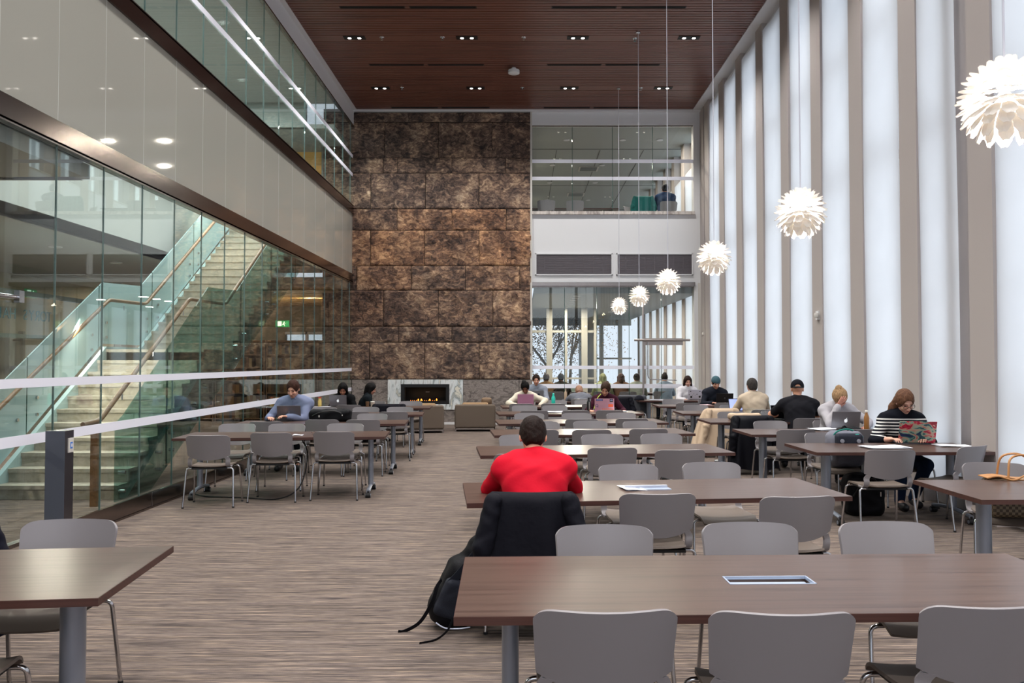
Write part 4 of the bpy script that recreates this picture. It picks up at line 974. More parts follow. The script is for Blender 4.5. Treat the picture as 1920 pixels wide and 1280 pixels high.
def person(label, x, y, rz, lean=15, bow=10, head=(25, 0, 0), sc=1.0, sw=.185, hands=((-.14, .42, .765), (.14, .42, .765)), hf=None, top='5566aa', topname='jumper',
           sleeve=1, pants='22242c', hair='short', hc='2a1c16', sk='c98f74', vox=.011, build=1.0, hat=None, glasses=False, beard=None, collar=0, topmat=None, legs=1, curl=.8, z0=0, group=None, twist=0, face=True, lift=0, elbow=None):
    """seated figure facing local +y; hip over the seat of a chair whose origin is (x, y)"""
    o = thing('person', label, 'person', (x, y, z0), math.radians(rz), group); o.scale = (sc, sc, sc)
    la = math.radians(lean); lb = math.radians(lean + bow)
    tw = rotz(math.radians(twist))
    u1 = V3(0, math.sin(la), math.cos(la)); u2 = tw @ V3(0, math.sin(lb), math.cos(lb))
    hip = V3(0, -.06, .545 + lift); waist = hip + u1 * .17; chest = waist + u1 * .10 + u2 * .08; shc = chest + u2 * .13; nb = shc + u2 * .045
    right = tw @ V3(1, 0, 0)
    S0 = [shc + right * s * sw - u2 * .038 for s in (-1, 1)]
    hp, hy, ht = [math.radians(a) for a in head]
    HM = rotz(-hy) @ tw @ rotx(-hp) @ roty(ht)
    neckdir = (u2 * .6 + V3(0, 0, .4)); neckdir /= np.linalg.norm(neckdir)
    hb = nb + neckdir * .075; hcen = hb + HM @ V3(0, .012, .085)
    HK = 1.09; H = lambda a, b, c: hcen + HM @ V3(a, b, c) * HK
    nback = (u2[1] * 0)
    dep = np.cross(right, u2)            # depth axis of the chest
    E = []; Wr = []
    for i, s in enumerate((-1, 1)):
        tgt = V3(*hands[i]); hint = V3(s * .75, -.25, -.9) if elbow is None else V3(*elbow[i])
        e, w = ik(S0[i], tgt, .285, .255, hint); E.append(e); Wr.append(w)
    K = [V3(s * .13, .40, .50) for s in (-1, 1)]; A = [V3(s * .14, .40 - .02, .10) for s in (-1, 1)]
    if legs == 2: A = [V3(-.10, .12, .10), V3(.12, .30, .10)]
    lo = np.min([hip - .25] + [np.minimum(np.minimum(a, b), c) for a, b, c in zip(E, Wr, S0)], 0) - .2; hi = np.max([hcen + .16, np.array([.3, .65, .6])] + E + Wr, 0) + .16
    lo[2] = 0.0
    def torso(f, g, neck=True, kk=.05):
        f.ell(hip + V3(0, .0, -.01), (.165 * build + g, .125 + g, .11 + g), k=.04)
        f.cap(hip, waist, .115 * build + g, .105 * build + g, kk, dep, 1.05)
        f.cap(hip + right * .06, waist + right * .05, .10 * build + g, .095 * build + g, kk); f.cap(hip - right * .06, waist - right * .05, .10 * build + g, .095 * build + g, kk)
        for s in (-1, 1):
            f.cap(waist + right * s * .05, chest + right * s * .07, .095 * build + g, .10 * build + g, kk)
            f.cap(chest + right * s * .07, shc + right * s * (sw - .085) - u2 * .03, .10 * build + g, .068 + g, kk)
            f.cap(S0[0 if s < 0 else 1], nb + right * s * .03, .055 + g, .045 + g, kk)
    def arm(f, i, g, upto=1.0):
        f.ell(S0[i], (.062 + g, .062 + g, .062 + g), k=.04)
        e = E[i] if upto >= .5 else S0[i] + (E[i] - S0[i]) * (upto / .5)
        f.cap(S0[i], e, .054 * build ** .5 + g, .043 * build ** .5 + g, .03)
        if upto > .5:
            w = E[i] + (Wr[i] - E[i]) * ((upto - .5) / .5); f.cap(E[i], w, .043 * build ** .5 + g, .029 + g * 1.1, .02)
    f = SDF(lo, hi, vox)
    torso(f, 0)
    for i in (0, 1):
        arm(f, i, 0); s = -1 if i == 0 else 1
        f.cap(hip + V3(s * .085, .04, -.02), K[i], .088, .06, .03); f.cap(K[i], A[i], .058, .038, .02); f.cap(A[i], A[i] + V3(0, .14, -.06), .036, .03, .02)
    f.cap(nb - u2 * .03, H(0, -.02, -.06), .058 if sw > .175 else .048, .052 if sw > .175 else .043, .02)
    f.q = HK
    # head: skull, face, jaw, cheeks, brow, nose, lips, ears
    f.ell(H(0, -.012, .022), (.074, .094, .092), HM, .015).ell(H(0, .022, -.035), (.060, .068, .078), HM, .02).ell(H(0, .055, -.092), (.026, .026, .022), HM, .02)
    if face:
        f.cap(H(-.03, .077, .022), H(.03, .077, .022), .012, .012, .012)
        for s in (-1, 1): f.ell(H(s * .036, .068, -.03), (.02, .02, .022), HM, .015).ell(H(s * .03, .092, .003), (.014, .011, .011), HM, sub=True)
        f.cap(H(0, .088, .008), H(0, .108, -.03), .008, .0125, .008).ell(H(-.012, .1, -.035), (.009, .01, .008), HM, .006).ell(H(.012, .1, -.035), (.009, .01, .008), HM, .006)
        f.cap(H(-.018, .086, -.063), H(.018, .086, -.063), .008, .008, .008)
    for s in (-1, 1): f.ell(H(s * .076, -.008, -.008), (.010, .020, .031), HM, .006)
    f.q = 1.0
    # hands with palm, four fingers and a thumb
    for i in (0, 1):
        s = -1 if i == 0 else 1
        fw = Wr[i] - E[i]; fw /= np.linalg.norm(fw)
        if hf and hf[i] is not None: fw = V3(*hf[i][:3]); fw /= np.linalg.norm(fw)
        dn = V3(0, 0, -1) if not (hf and hf[i] is not None and len(hf[i]) > 3) else V3(*hf[i][3:6])
        dn = dn - fw * (dn @ fw); dn /= np.linalg.norm(dn); sd = np.cross(fw, dn) * (1 if s > 0 else 1)
        if sd @ (right * -s) < 0: sd = -sd       # sd points to the thumb side
        p0 = Wr[i]; pc = p0 + fw * .05
        f.cap(p0, pc - sd * .014, .024, .024, .01, dn, 1.6).cap(p0 + fw * .02, p0 + fw * .082 + sd * .022, .018, .014, .01, dn, 1.3).cap(p0 + fw * .02, p0 + fw * .076 - sd * .026, .018, .013, .01, dn, 1.3)
        cu = curl if not isinstance(curl, (tuple, list)) else curl[i]
        for j, (o_, ln) in enumerate(((.030, .068), (.010, .076), (-.010, .071), (-.028, .056))):
            b0 = p0 + fw * (.085 - .004 * abs(j - 1)) + sd * o_
            d1 = fw * math.cos(cu * .5) + dn * math.sin(cu * .5) + sd * (o_ * 3); d2 = fw * math.cos(cu * 1.3) + dn * math.sin(cu * 1.3) + sd * (o_ * 2)
            b1 = b0 + d1 * ln * .5; b2 = b1 + d2 * ln * .5; f.cap(b0, b1, .0095, .0088, .004).cap(b1, b2, .0088, .0075, .004)
        t0 = p0 + fw * .025 + sd * .026; t1 = t0 + fw * .03 + sd * .026 + dn * .008; f.cap(t0, t1, .012, .0105, .008).cap(t1, t1 + fw * .032 + sd * .006 + dn * .006, .0105, .008, .004)
    f.build('body', skin(sk), o)
    # upper garment
    g = SDF(lo, hi, vox); torso(g, .018, kk=.09)
    for i in (0, 1): arm(g, i, .017, {1: .97, .5: .36, .75: .8}[sleeve])
    if collar: g.cap(nb - u2 * .03, nb + neckdir * (.035 * collar), .063, .058, .015)
    g.ripple(.0035, 38, sc * 7 + x)
    if sleeve == 1 and build > 1.0: g.ripple(.003, 22, x)
    if not collar: g.cap(nb - u2 * .03, nb + neckdir * .008, .066, .060, .02)
    g.build(topname, topmat or cloth(topname + top, top), o)
    if topname in ('blue_shirt', 'cream_shirt'):
        fw0 = tw @ V3(0, 1, 0); cm = topmat or cloth(topname + top, top); m = MB()
        pts = [nb + neckdir * .022 + right * math.cos(a) * .064 + fw0 * (math.sin(a) * .062 + .012) - V3(0, 0, .03 * max(0, math.sin(a)) ** 2) for a in [math.radians(110 + 320 * i / 16) for i in range(17)]]
        m.tube([tuple(p) for p in pts], .011, 8, flat=1.9); m.build('collar', cm, o, True)
        f0 = chest + dep * (-1 if (dep @ fw0) < 0 else 1) * (.125 * build) ; MB().tube([tuple(nb + fw0 * .085 - V3(0, 0, .03)), tuple(f0 + fw0 * .012), tuple(waist + fw0 * (.135 * build))], .007, 6, flat=.5).build('button_placket', cm, o, True)
    # trousers and shoes
    g = SDF([-.36, -.3, .0], [.36, .6, .75 + lift], max(vox, .011))
    g.ell(hip + V3(0, 0, -.015), (.172 * build + .01, .135, .115), k=.04)
    for i, s in enumerate((-1, 1)): g.cap(hip + V3(s * .085, .04, -.02), K[i], .10, .072, .03).cap(K[i], A[i], .07, .055, .02)
    g.build('trousers', cloth('trousers' + pants, pants), o)
    g = SDF([-.36, .0, -.01], [.36, .68, .2], max(vox * .8, .01))
    for i in (0, 1):
        g.cap(A[i] + V3(0, -.02, -.04), A[i] + V3(0, .15, -.055), .045, .042, .02).cut(V3(0, 0, .003), V3(0, 0, -1)) if i == 1 else g.cap(A[i] + V3(0, -.02, -.04), A[i] + V3(0, .15, -.055), .045, .042, .02)
    g.build('shoes', mat('dark_shoe', '15151a', .5), o)
    # hair
    if hair:
        pad = .18; lo2 = hcen - pad; hi2 = hcen + pad
        if hair in ('long', 'pony', 'longpony'): lo2[2] -= .25; lo2[0] -= .1; hi2[0] += .1; lo2[1] -= .1
        g = SDF(lo2, hi2, min(vox, .009)); g.q = HK; gg = .011 if hair == 'short' else .015
        g.ell(H(0, -.014, .026), (.074 + gg, .094 + gg, .092 + gg), HM, .01)
        if hair == 'short': g.ell(H(0, -.05, -.03), (.068, .055, .07), HM, .02)
        if hair in ('long', 'bob'):
            for s in (-1, 1): g.cap(H(s * .066, -.01, .02), H(s * .075, .0, -.10), .034, .03, .03)
            g.cap(H(0, -.07, 0), H(0, -.06, -.12), .06, .05, .03)
        if hair == 'long':
            for s in (-1, 1): g.cap(H(s * .07, .0, -.08), H(s * .082, .01, -.10) + V3(0, -.0, -.13), .034, .022, .02)
            g.cap(H(0, -.07, -.08), H(0, -.07, -.1) + V3(0, -.02, -.12), .06, .045, .03)
        # clear the face (and the nape for short cuts)
        g.ell(H(0, .108, -.038), (.068, .085, .108), HM, sub=True)
        if hair == 'short':
            g.cut(H(0, 0, -.085), HM @ V3(0, 0, -1))
            for s in (-1, 1): g.ell(H(s * .088, .02, -.045), (.03, .05, .045), HM, sub=True)
        if hair == 'bun': g.ell(H(.01, -.035, .125), (.045, .05, .03), HM, .015).ell(H(0, -.07, -.02), (.05, .04, .05), HM, .02).cut(H(0, 0, -.075), HM @ V3(0, 0, -1))
        if hair == 'topknot': g.ell(H(.01, -.075, .10), (.042, .045, .036), HM, .008).ell(H(0, -.03, .0), (.086, .09, .08), HM, .01).cut(H(0, 0, -.07), HM @ V3(0, 0, -1))
        if hair == 'pony':
            g.cap(H(0, -.10, .06), H(0, -.135, .05), .026, .03, .01).cap(H(0, -.135, .05), H(.01, -.15, -.03), .032, .034, .015).cap(H(.01, -.15, -.03), H(.015, -.13, -.03) + V3(0, 0, -.14), .034, .014, .015)
        if hair == 'longpony': g.ell(H(0, -.06, -.03), (.07, .055, .06), HM, .03).cap(H(.05, -.05, -.02), H(.078, -.06, -.10), .042, .042, .03).cap(H(.078, -.06, -.10), nb + right * .11 + V3(0, -.05, -.01), .042, .038, .03).cap(nb + right * .11 + V3(0, -.05, -.01), nb + right * .14 + V3(0, -.08, -.10), .036, .015, .03)
        g.ripple(.0022, 95, 2); g.build('hair', hairm(hc), o)
    # facial features as small meshes
    if face:
        MBe = MB(); MBb = MB(); MBl = MB()
        for s in (-1, 1):
            c = H(s * .031, .079, .0); MBe.lathe([(0, -.0075), (.009, -.005), (.012, 0), (.009, .005), (0, .0075)], tuple(c), 10)
            MBb.tube([tuple(H(s * .015, .09, .024)), tuple(H(s * .032, .089, .030)), tuple(H(s * .05, .078, .024))], [.003, .0038, .002], 6)
        MBl.tube([tuple(H(-.022, .086, -.063)), tuple(H(-.008, .0955, -.061)), tuple(H(.008, .0955, -.061)), tuple(H(.022, .086, -.063))], [.002, .0045, .0045, .002], 6)
        MBe.build('eyes', mat('dark_eye', '1d1512', .25), o, True)
        if hc: MBb.build('eyebrows', hairm(hc), o, True)
        MBl.build('lips', mat('lips_' + sk, '9a4f48', .45), o, True)
    if beard:
        g = SDF(hcen - .16, hcen + .16, min(vox, .007)); g.q = HK; g.ell(H(0, .03, -.062), (.058, .068, .052), HM, .01).ell(H(0, .062, -.093), (.03, .026, .028), HM, .015)
        g.cut(H(0, .1, -.048), HM @ V3(0, -.2, 1)); g.ell(H(0, .10, -.062), (.022, .02, .012), HM, sub=True); g.build('beard', hairm(beard), o)
    if glasses:
        gm = MB()
        for s in (-1, 1):
            c = [H(s * .033 + .024 * math.cos(t) * (1 if abs(math.cos(t)) < .8 else .98), .105, .0 + .019 * max(-.85, min(.85, math.sin(t) * 1.25))) for t in [2 * PI * i / 16 for i in range(17)]]
            gm.tube([tuple(p) for p in c], .0022, 5, cap=False); gm.tube([tuple(H(s * .057, .104, .008)), tuple(H(s * .08, .0, .006))], .002, 5)
        gm.tube([tuple(H(-.01, .107, .004)), tuple(H(.01, .107, .004))], .002, 5)
        gm.build('glasses', mat('glasses_frame', '1a1413', .3), o, True)
    if hat == 'beanie' or hat == 'cap':
        c = {'beanie': '3f5a63', 'cap': '17181e'}[hat]
        g = SDF(hcen - .2, hcen + .2, .008); g.q = HK; g.ell(H(0, -.014, .034), (.088, .108, .098), HM, .01)
        if hat == 'cap': g.ell(H(0, -.115, .02), (.04, .04, .028), HM, sub=True)
        g.cut(H(0, 0, .012), HM @ V3(0, .1, -1))
        g.build(hat, cloth(hat + c, c), o)
        if hat == 'cap':
            bm = MB().sheet(lambda u, v: tuple(H((u - .5) * .15 * (1 - .25 * v * v), .08 + .085 * v * (1 - (2 * u - 1) ** 2 * .45), .018 - .012 * (2 * u - 1) ** 2 - .018 * v)), 8, 4, .005)
            bm.build('cap_brim', cloth('cap17181e', '17181e'), o, True)
            MB().tube([tuple(H(-.055, -.09, .006)), tuple(H(0, -.125, .004)), tuple(H(.055, -.09, .006))], .008, 6, flat=1.6).build('cap_strap', BLACKP, o, True)
    o['_h'] = [float(v) for v in hcen]
    return o
# ================================================================ PROPS
def disc(m, c, r, n=16, ax=1, t=.001):
    a = (c[0], c[1] - t, c[2]); b = (c[0], c[1] + t, c[2]); return m.cyl(a, b, r, n=n)
def laptop(label, x, y, rz, col='7e7f84', w=.325, dp=.225, tilt=18, logo=None, lidmat=None, screen=False, z=TH, dark=False, group=None):
    """the user sits on the local -y side"""
    o = thing('laptop', label, 'laptop', (x, y, z), math.radians(rz), group)
    bm = mat('laptop_' + col, col, .35, .5 if not dark else .1)
    MB().box(-w / 2, w / 2, -dp, 0, .002, .014).build('base', bm, o)
    MB().box(-w / 2 + .02, w / 2 - .02, -dp * .55, -.02, .014, .0155).build('keyboard', BLACKP, o)
    t = math.radians(tilt); R = Matrix.Rotation(-t, 4, 'X')
    M = Matrix.Translation((0, 0, .012)) @ R
    lid = bpy.data.objects.new('lid', MB().box(-w / 2, w / 2, -.004, .003, 0, dp).mesh('lid', lidmat or bm)); COL.objects.link(lid); lid.parent = o; lid.matrix_local = M
    s = MB().box(-w / 2 + .012, w / 2 - .012, -.006, -.0035, .014, dp - .012).build('display', SCREEN if screen else BLACKGLASS, lid)
    MB().cyl((-w / 2 + .04, 0, .0), (w / 2 - .04, 0, .0), .006, n=8).build('hinge', BLACKP, lid)
    if logo == 'apple':
        lm = mat('lit_logo', 'eef2f6', .4, emit='eef2f6', es=.6); m = MB()
        pts = []
        for i in range(40):
            a = 2 * PI * i / 40; r = .024 * (1 - .10 * math.cos(a * 2) * 1.0) ; px = r * math.cos(a) * .98; pz = r * math.sin(a)
            if abs(a - PI / 2) < .5: pz -= .006 * (1 - abs(a - PI / 2) / .5)
            if abs(a - 3 * PI / 2) < .4: pz += .004 * (1 - abs(a - 3 * PI / 2) / .4)
            d = math.hypot(px + .032 * 1, pz - .004)
            if d < .016: q = .016 / max(d, 1e-4); px = -.032 + (px + .032) * q; pz = .004 + (pz - .004) * q
            pts.append((px, pz + dp * .48))
        m.prism(pts, .003, .0042, 1)
        m.prism([(.0, dp * .48 + .023), (-.010, dp * .48 + .030), (-.012, dp * .48 + .042), (-.002, dp * .48 + .034)], .003, .0042, 1)
        m.build('fruit_logo', lm, lid)
    elif logo == 'ring':
        m = MB(); m.tube([(.012 * math.cos(a), .0035, dp * .55 + .012 * math.sin(a)) for a in [2 * PI * i / 16 for i in range(17)]], .0015, 5, cap=False); m.build('ring_logo', mat('logo_grey', 'a5a5aa', .3, .8), lid)
    elif logo == 'stickers':
        MB().box(.03, .15, .003, .004, .185, .215).build('sticker', mat('sticker_navy', '2b3a78', .5), lid); MB().box(-.155, -.095, .003, .004, .165, .22).build('sticker', mat('sticker_black', '15131a', .5), lid)
        MB().box(.04, .14, .004, .0045, .196, .203).build('sticker_bar', mat('sticker_pale', 'aab2dc', .5), lid)
        MB().box(-.155, -.07, .003, .004, .07, .125).build('sticker', mat('sticker_orange', 'e8603a', .5), lid); MB().box(-.16, .04, .003, .0038, .0, .05).build('sticker', mat('sticker_coral', 'd98a86', .5), lid)
        m = MB(); m.tube([(.135 + .02 * math.cos(a), .004, .10 + .026 * math.sin(a)) for a in [2 * PI * i / 14 for i in range(15)]], .004, 5, cap=False); m.box(.112, .12, .003, .005, .06, .11); m.build('sticker', mat('sticker_navy'), lid)
        m = MB()
        for i in range(3): m.box(-.147 + i * .016, -.137 + i * .016, .004, .0046, .18, .2 + .008 * (i % 2))
        m.build('sticker_mark', mat('sticker_pale'), lid)
    elif logo == 'spots':
        m = MB()
        for (a, b, r) in ((-.11, .19, .014), (.11, .19, .014), (-.11, .06, .026), (.09, .055, .026), (-.03, .12, .008), (.03, .13, .008), (.0, .09, .006), (-.06, .12, .008), (.14, .11, .01), (-.14, .10, .01), (.06, .10, .007)): m.cyl((a, .003, b), (a, .0042, b), r, n=14)
        m.build('black_spots', BLACKP, lid)
    elif logo == 'blob':
        m = MB(); m.cyl((.0, .003, .10), (.0, .0045, .10), .05, n=18).cyl((-.05, .003, .13), (-.05, .0045, .13), .03, n=14).cyl((.05, .003, .13), (.05, .0045, .13), .03, n=14).box(-.075, .075, .003, .0044, .02, .1)
        m.build('dark_sticker', mat('sticker_ink', '121a35', .5), lid); MB().cyl((0, .0046, .125), (0, .0052, .125), .008, n=12).build('pale_dot', WHITE, lid)
    return o
def paintedlid():
    m = mat('painted_lid', '8a6a62', .35); a = stretch(m, (9, 9, 14)); n = N(m, 'ShaderNodeTexNoise', i_Scale=1.0, i_Detail=2, i_Distortion=1.2); L(m, a, 'Vector', n, 'Vector')
    r = ramp(m, [(.32, '1d2a52'), (.40, '2f5a5c'), (.46, '86a898'), (.50, 'a89a84'), (.54, 'b99482'), (.58, 'b8203f'), (.66, '8f1732'), (.72, 'd9b0a0')]); r.color_ramp.interpolation = 'EASE'
    L(m, n, 'Fac', r, 'Fac'); L(m, r, 'Color', BS(m), 'Base Color'); return m
laptop('dark silver laptop with a round ring logo, in front of the man in blue', -3.53, 12.13, 188, '6d6a70', .345, .235, 20, 'ring')
laptop('silver laptop with lit fruit logo before the woman with long black hair', -3.68, 15.98, 182, '807f86', .34, .225, 12, 'apple')
laptop('small pink laptop before the woman in the cream jumper', .06, 16.5, 180, 'c98fb0', .33, .22, 10)
laptop('grey laptop with a dark sticker before the man in the grey shirt', .32, 18.5, 180, '85888f', .33, .225, 10, 'blob')
laptop('pink laptop covered in stickers before the woman in maroon', 1.47, 14.42, 176, 'd3a2b4', .35, .225, 10, 'stickers')
laptop('white laptop with black spots before the woman in white', 4.08, 18.98, 180, 'e2e0ee', .34, .23, 12, 'spots')
laptop('black laptop before the man in the teal beanie', 4.22, 16.75, 178, '0b0b0d', .35, .23, 12, 'ring', dark=True)
laptop('open laptop showing a lit blue-white page, beside the person in cream', 3.86, 14.35, 12, '20222a', .34, .23, 14, None, screen=True, dark=True)
laptop('silver laptop with lit fruit logo before the blonde woman', 4.22, 10.5, 176, '84848a', .36, .245, 18, 'apple')
laptop('laptop with an abstract painted lid in red, teal and navy', 4.27, 8.70, 167, '8a8a90', .37, .255, 22, None, lidmat=paintedlid())
laptop('dark laptop half hidden behind the shoulder of the capped man', 3.98, 12.3, 8, '14151a', .32, .22, 16, None, dark=True)
laptop('open dark laptop hidden in front of the person in red', .10, 5.72, 4, '22242c', .35, .235, 20, None, dark=True, screen=True)
def bottle(label, x, y, col, h, r, capc=None, z=TH, neck=.45, metal=0):
    o = thing('bottle', label, 'bottle', (x, y, z)); b = mat('bottle_' + col, col, .3, metal)
    MB().lathe([(r * .9, 0), (r, .01), (r, h * .62), (r * .8, h * .72), (r * neck, h * .84), (r * neck, h * .9)], n=18).build('bottle_body', b, o, True)
    MB().lathe([(r * neck + .004, h * .89), (r * neck + .004, h * .98), (r * neck * .8, h)], n=16).build('bottle_cap', mat('cap_' + (capc or col), capc or col, .4), o, True)
    return o
bottle('turquoise drinks bottle on the seventh middle table', .62, 16.2, '1fb9a6', .26, .04, '35cdb8')
bottle('black drinks bottle between the sixth and seventh middle tables', 1.2, 14.55, '101114', .25, .036, '1a1a1d')
bottle('tan steel bottle behind the middle chairs, near the far glass', .98, 18.3, 'b79f86', .28, .032, '9a8a78')
bottle('wood-look bottle with white cap beside the blonde woman\'s laptop', 4.47, 10.42, '9a6a38', .265, .034, 'e8e4dc')
bottle('yellow and red carton-like bottle on the farthest glass-side table', -4.0, 15.8, 'cdb266', .2, .035, 'b4402e', neck=.8)
bottle('small clear blue bottle behind the person in cream', 4.35, 14.2, '6fb8b4', .2, .03, '9fd4cf')
def papers(label, x, y, rz, w, d, n=3, tint='e4e6ee', name='papers', cat='paper', z=TH):
    o = thing(name, label, cat, (x, y, z), math.radians(rz)); rd = random.Random(x * 10)
    for i in range(n):
        a = rd.uniform(-.12, .12); M = Matrix.Translation((rd.uniform(-.02, .02), rd.uniform(-.02, .02), .001 + i * .003)) @ Matrix.Rotation(a, 4, 'Z')
        m = MB(); m.M = M; m.sheet(lambda u, v: ((u - .5) * w, (v - .5) * d, .004 * math.sin(u * 5 + i) + .004), 6, 4, .0015); m.build('sheet', mat('paper_' + tint, tint, .7), o, True)
    return o
papers('white papers spread before the painted laptop', 3.75, 8.3, 8, .42, .26, 4)
papers('white sheets lying right of the painted laptop', 4.55, 8.5, -5, .34, .22, 2)
papers('folded white paper on the first glass-side table', -2.72, 9.72, 10, .12, .06, 2)
papers('white sheet sticking out beside the power tray of the red-jumper table', .78, 5.62, 18, .14, .2, 2)
papers('white papers on the sixth middle table, left of the black bottle', .62, 14.2, 4, .36, .22, 4)
papers('open notebook held up beside the maroon woman', 1.72, 14.3, 30, .26, .2, 4)
papers('red and white papers on the window-side table before the beanie man', 3.72, 16.55, 5, .34, .22, 3, 'd9b9c0')
papers('papers under the blonde woman\'s elbow', 4.0, 10.5, 10, .4, .28, 6)
papers('open book before the capped man', 3.78, 12.35, 12, .32, .22, 6, 'ece8dc', 'open_book', 'book')
papers('small booklet on the farthest window-side table', 3.15, 18.8, 5, .3, .2, 2, 'c9cede')
papers('loose pages on the glass-side table beside the yellow bottle', -4.02 + .1, 15.62, 2, .3, .2, 5, 'c9ccd6')
# folded eyeglasses on the first glass-side table
g = thing('eyeglasses', 'pair of eyeglasses lying on the first glass-side table', 'glasses', (-2.52, 9.78, TH + .012))
m = MB()
for s in (-1, 1): m.tube([(s * .035 + .026 * math.cos(a), 0, .012 + .02 * math.sin(a)) for a in [2 * PI * i / 14 for i in range(15)]], .0025, 5, cap=False); m.tube([(s * .06, 0, .015), (s * .062, .1, .004)], .002, 5)
m.build('frame', CHROME, g)
o = thing('paper_cup', 'pale paper cup on the farthest glass-side table', 'cup', (-2.95, 15.75, TH)); MB().lathe([(.033, 0), (.043, .10), (.044, .105), (.04, .105)], n=18).build('cup_body', mat('cup_paper', 'b9a99a', .7), o, True); MB().lathe([(.045, .103), (.045, .113), (.035, .118)], n=18).build('lid', WHITE2, o, True)
o = thing('tumbler', 'brown tumbler beside the paper cup on the farthest glass-side table', 'cup', (-3.06, 15.8, TH)); MB().lathe([(.03, 0), (.038, .11)], n=18).build('cup_body', mat('brown_cup', '6a4f38', .4), o, True)
# power cable under the first glass-side table
o = MB().tube(smoothpath([(-2.75, 9.9, .70), (-2.62, 9.75, .55), (-2.60, 9.6, .3), (-2.68, 9.5, .1), (-2.9, 9.45, .012), (-3.3, 9.55, .012), (-3.8, 9.65, .012), (-4.0, 9.8, .02)], 6), .008, 6).build('power_cable', BLACKP, None, True)
tag(o, 'black power cable trailing under the first glass-side table', 'cable')
# armchairs by the fireplace
def armchair(x, y, rz, lab):
    o = thing('armchair', lab, 'armchair', (x, y, 0), math.radians(rz), 'armchairs facing the fireplace')
    f = SDF([-.55, -.5, .05], [.55, .5, .75], .014); f.box((0, -.36, .36), (.47, .09, .27), .03, k=0).box((-.40, 0, .33), (.08, .42, .24), .03, k=0).box((.40, 0, .33), (.08, .42, .24), .03, k=0).box((0, 0, .2), (.45, .42, .12), .03, k=0); f.build('upholstered_frame', SOFA, o)
    f = SDF([-.45, -.4, .25], [.45, .5, .75], .012); f.box((0, .08, .38), (.31, .34, .08), .04); f.build('seat_cushion', CUSHION, o)
    f = SDF([-.45, -.4, .3], [.45, .3, .8], .012); f.box((0, -.2, .54), (.31, .09, .13), .05); f.build('back_cushion', CUSHION, o)
    MB().box(-.47, .47, -.45, -.42, .05, .075).box(-.47, .47, .39, .42, .05, .075).box(-.47, -.44, -.45, .42, .05, .075).box(.44, .47, -.45, .42, .05, .075).build('base_frame', CHROME, o)
    for a in (-.455, .455):
        for b in (-.43, .40): MB().box(a - .012, a + .012, b - .012, b + .012, 0, .06).build('leg', CHROME, o)
    return o
armchair(-1.13, 19.2, 2, 'taupe armchair seen square from behind, right of the fireplace')
armchair(-2.36, 18.75, 12, 'taupe armchair seen from its right side, before the fireplace')
o = thing('pillow', 'brown pillow propped on the right taupe armchair', 'pillow', (-.86, 19.1, .68)); f = SDF([-.2, -.2, -.15], [.2, .2, .2], .01); f.ell((0, 0, 0), (.13, .08, .11), rotx(.5)).box((0, 0, 0), (.12, .05, .10), .04, rotx(.4)); f.build('pillow_cover', mat('brown_pillow', '7a6450', .9, bump=.3, bscale=200), o)
# garments hung over chair backs
def drape(label, x, y, rz, wt, wb, zt, zb, tt, tb, m, folds=9, amp=.10, name='jacket', sleeves=True, skew=0, seed=1, z0=0):
    o = thing(name, label, name.replace('_', ' '), (x, y, z0), math.radians(rz)); rd = random.Random(seed)
    ph = [rd.uniform(0, 6) for _ in range(4)]; nr, nn = 26, 72; vs = []; fs = []
    for i in range(nr + 1):
        v = i / nr; z = zt - (zt - zb) * v ** 1.15
        sv = math.sin(min(1, v / .10) * PI / 2)
        a = (wt + (wb - wt) * v ** .75) * (.90 + .10 * sv); b = (tt + (tb - tt) * v ** .6) * (.18 + .82 * sv)
        for j in range(nn):
            t = 2 * PI * j / nn; c, s = math.cos(t), math.sin(t)
            fo = 1 + amp * min(1, v * 1.6) * (math.sin(folds * t + ph[0] + 1.2 * v) * .55 + .45 * math.sin((folds * 1.7) * t + ph[1] - v * 2) + .3 * math.sin(3 * t + ph[2]))
            px = a * math.copysign(abs(c) ** .62, c) * (1 + (fo - 1) * .25); py = b * math.copysign(abs(s) ** .62, s) * (1 + (fo - 1) * 2.4)
            crown = .055 * (px / wt) ** 2 * (1 - v)
            vs.append((px + skew * v, -.262 + py + crown - .015 * v, z + .012 * math.sin(4 * t + ph[3]) * (v ** 3) - .012 * (1 - v) * (1 - abs(c)) * 0))
    for i in range(nr):
        for j in range(nn): fs.append((i * nn + j, i * nn + (j + 1) % nn, (i + 1) * nn + (j + 1) % nn, (i + 1) * nn + j))
    fs += [tuple(reversed(range(nn))), tuple(nr * nn + j for j in range(nn))]
    MB().add(vs, fs).build('garment_body', m, o, True)
    if sleeves:
        for s in (-1, 1):
            f = SDF([-.6, -.6, 0], [.6, .2, 1.0], .014); x1 = s * wt * .86
            f.cap((x1, -.29, zt - .05), (x1 + s * .06, -.34, zt - .30), .055, .062, .02).cap((x1 + s * .06, -.34, zt - .30), (x1 + s * .075 + skew * .5, -.33, max(zb + .05, zt - .55)), .06, .05, .02).ripple(.006, 45, s); f.build('sleeve', m, o)
    return o
BJ = cloth('black_jacket', '0e0e16', .75, .6, 14); BJ2 = cloth('black_puffer', '0b0b12', .55, .3, 12); CC = cloth('cream_coat', 'b5a08a', .9, .2, 80); NAVY = cloth('navy_puffer', '12121f', .6, .2, 20)
drape('black jacket hung over the chair of the person in red', .05, 5.02, 1, .262, .37, .85, .16, .045, .10, BJ, 9, .15, seed=3)
drape('cream coat hung over the left chair at the fifth window-side table', 3.40, 13.98, 3, .27, .46, .835, .16, .05, .13, CC, 7, .12, 'coat', skew=-.08, seed=5)
drape('long black quilted coat over the left chair at the capped man\'s table', 3.34, 11.95, 3, .29, .36, .845, .08, .07, .15, BJ2, 6, .12, 'coat', seed=8)
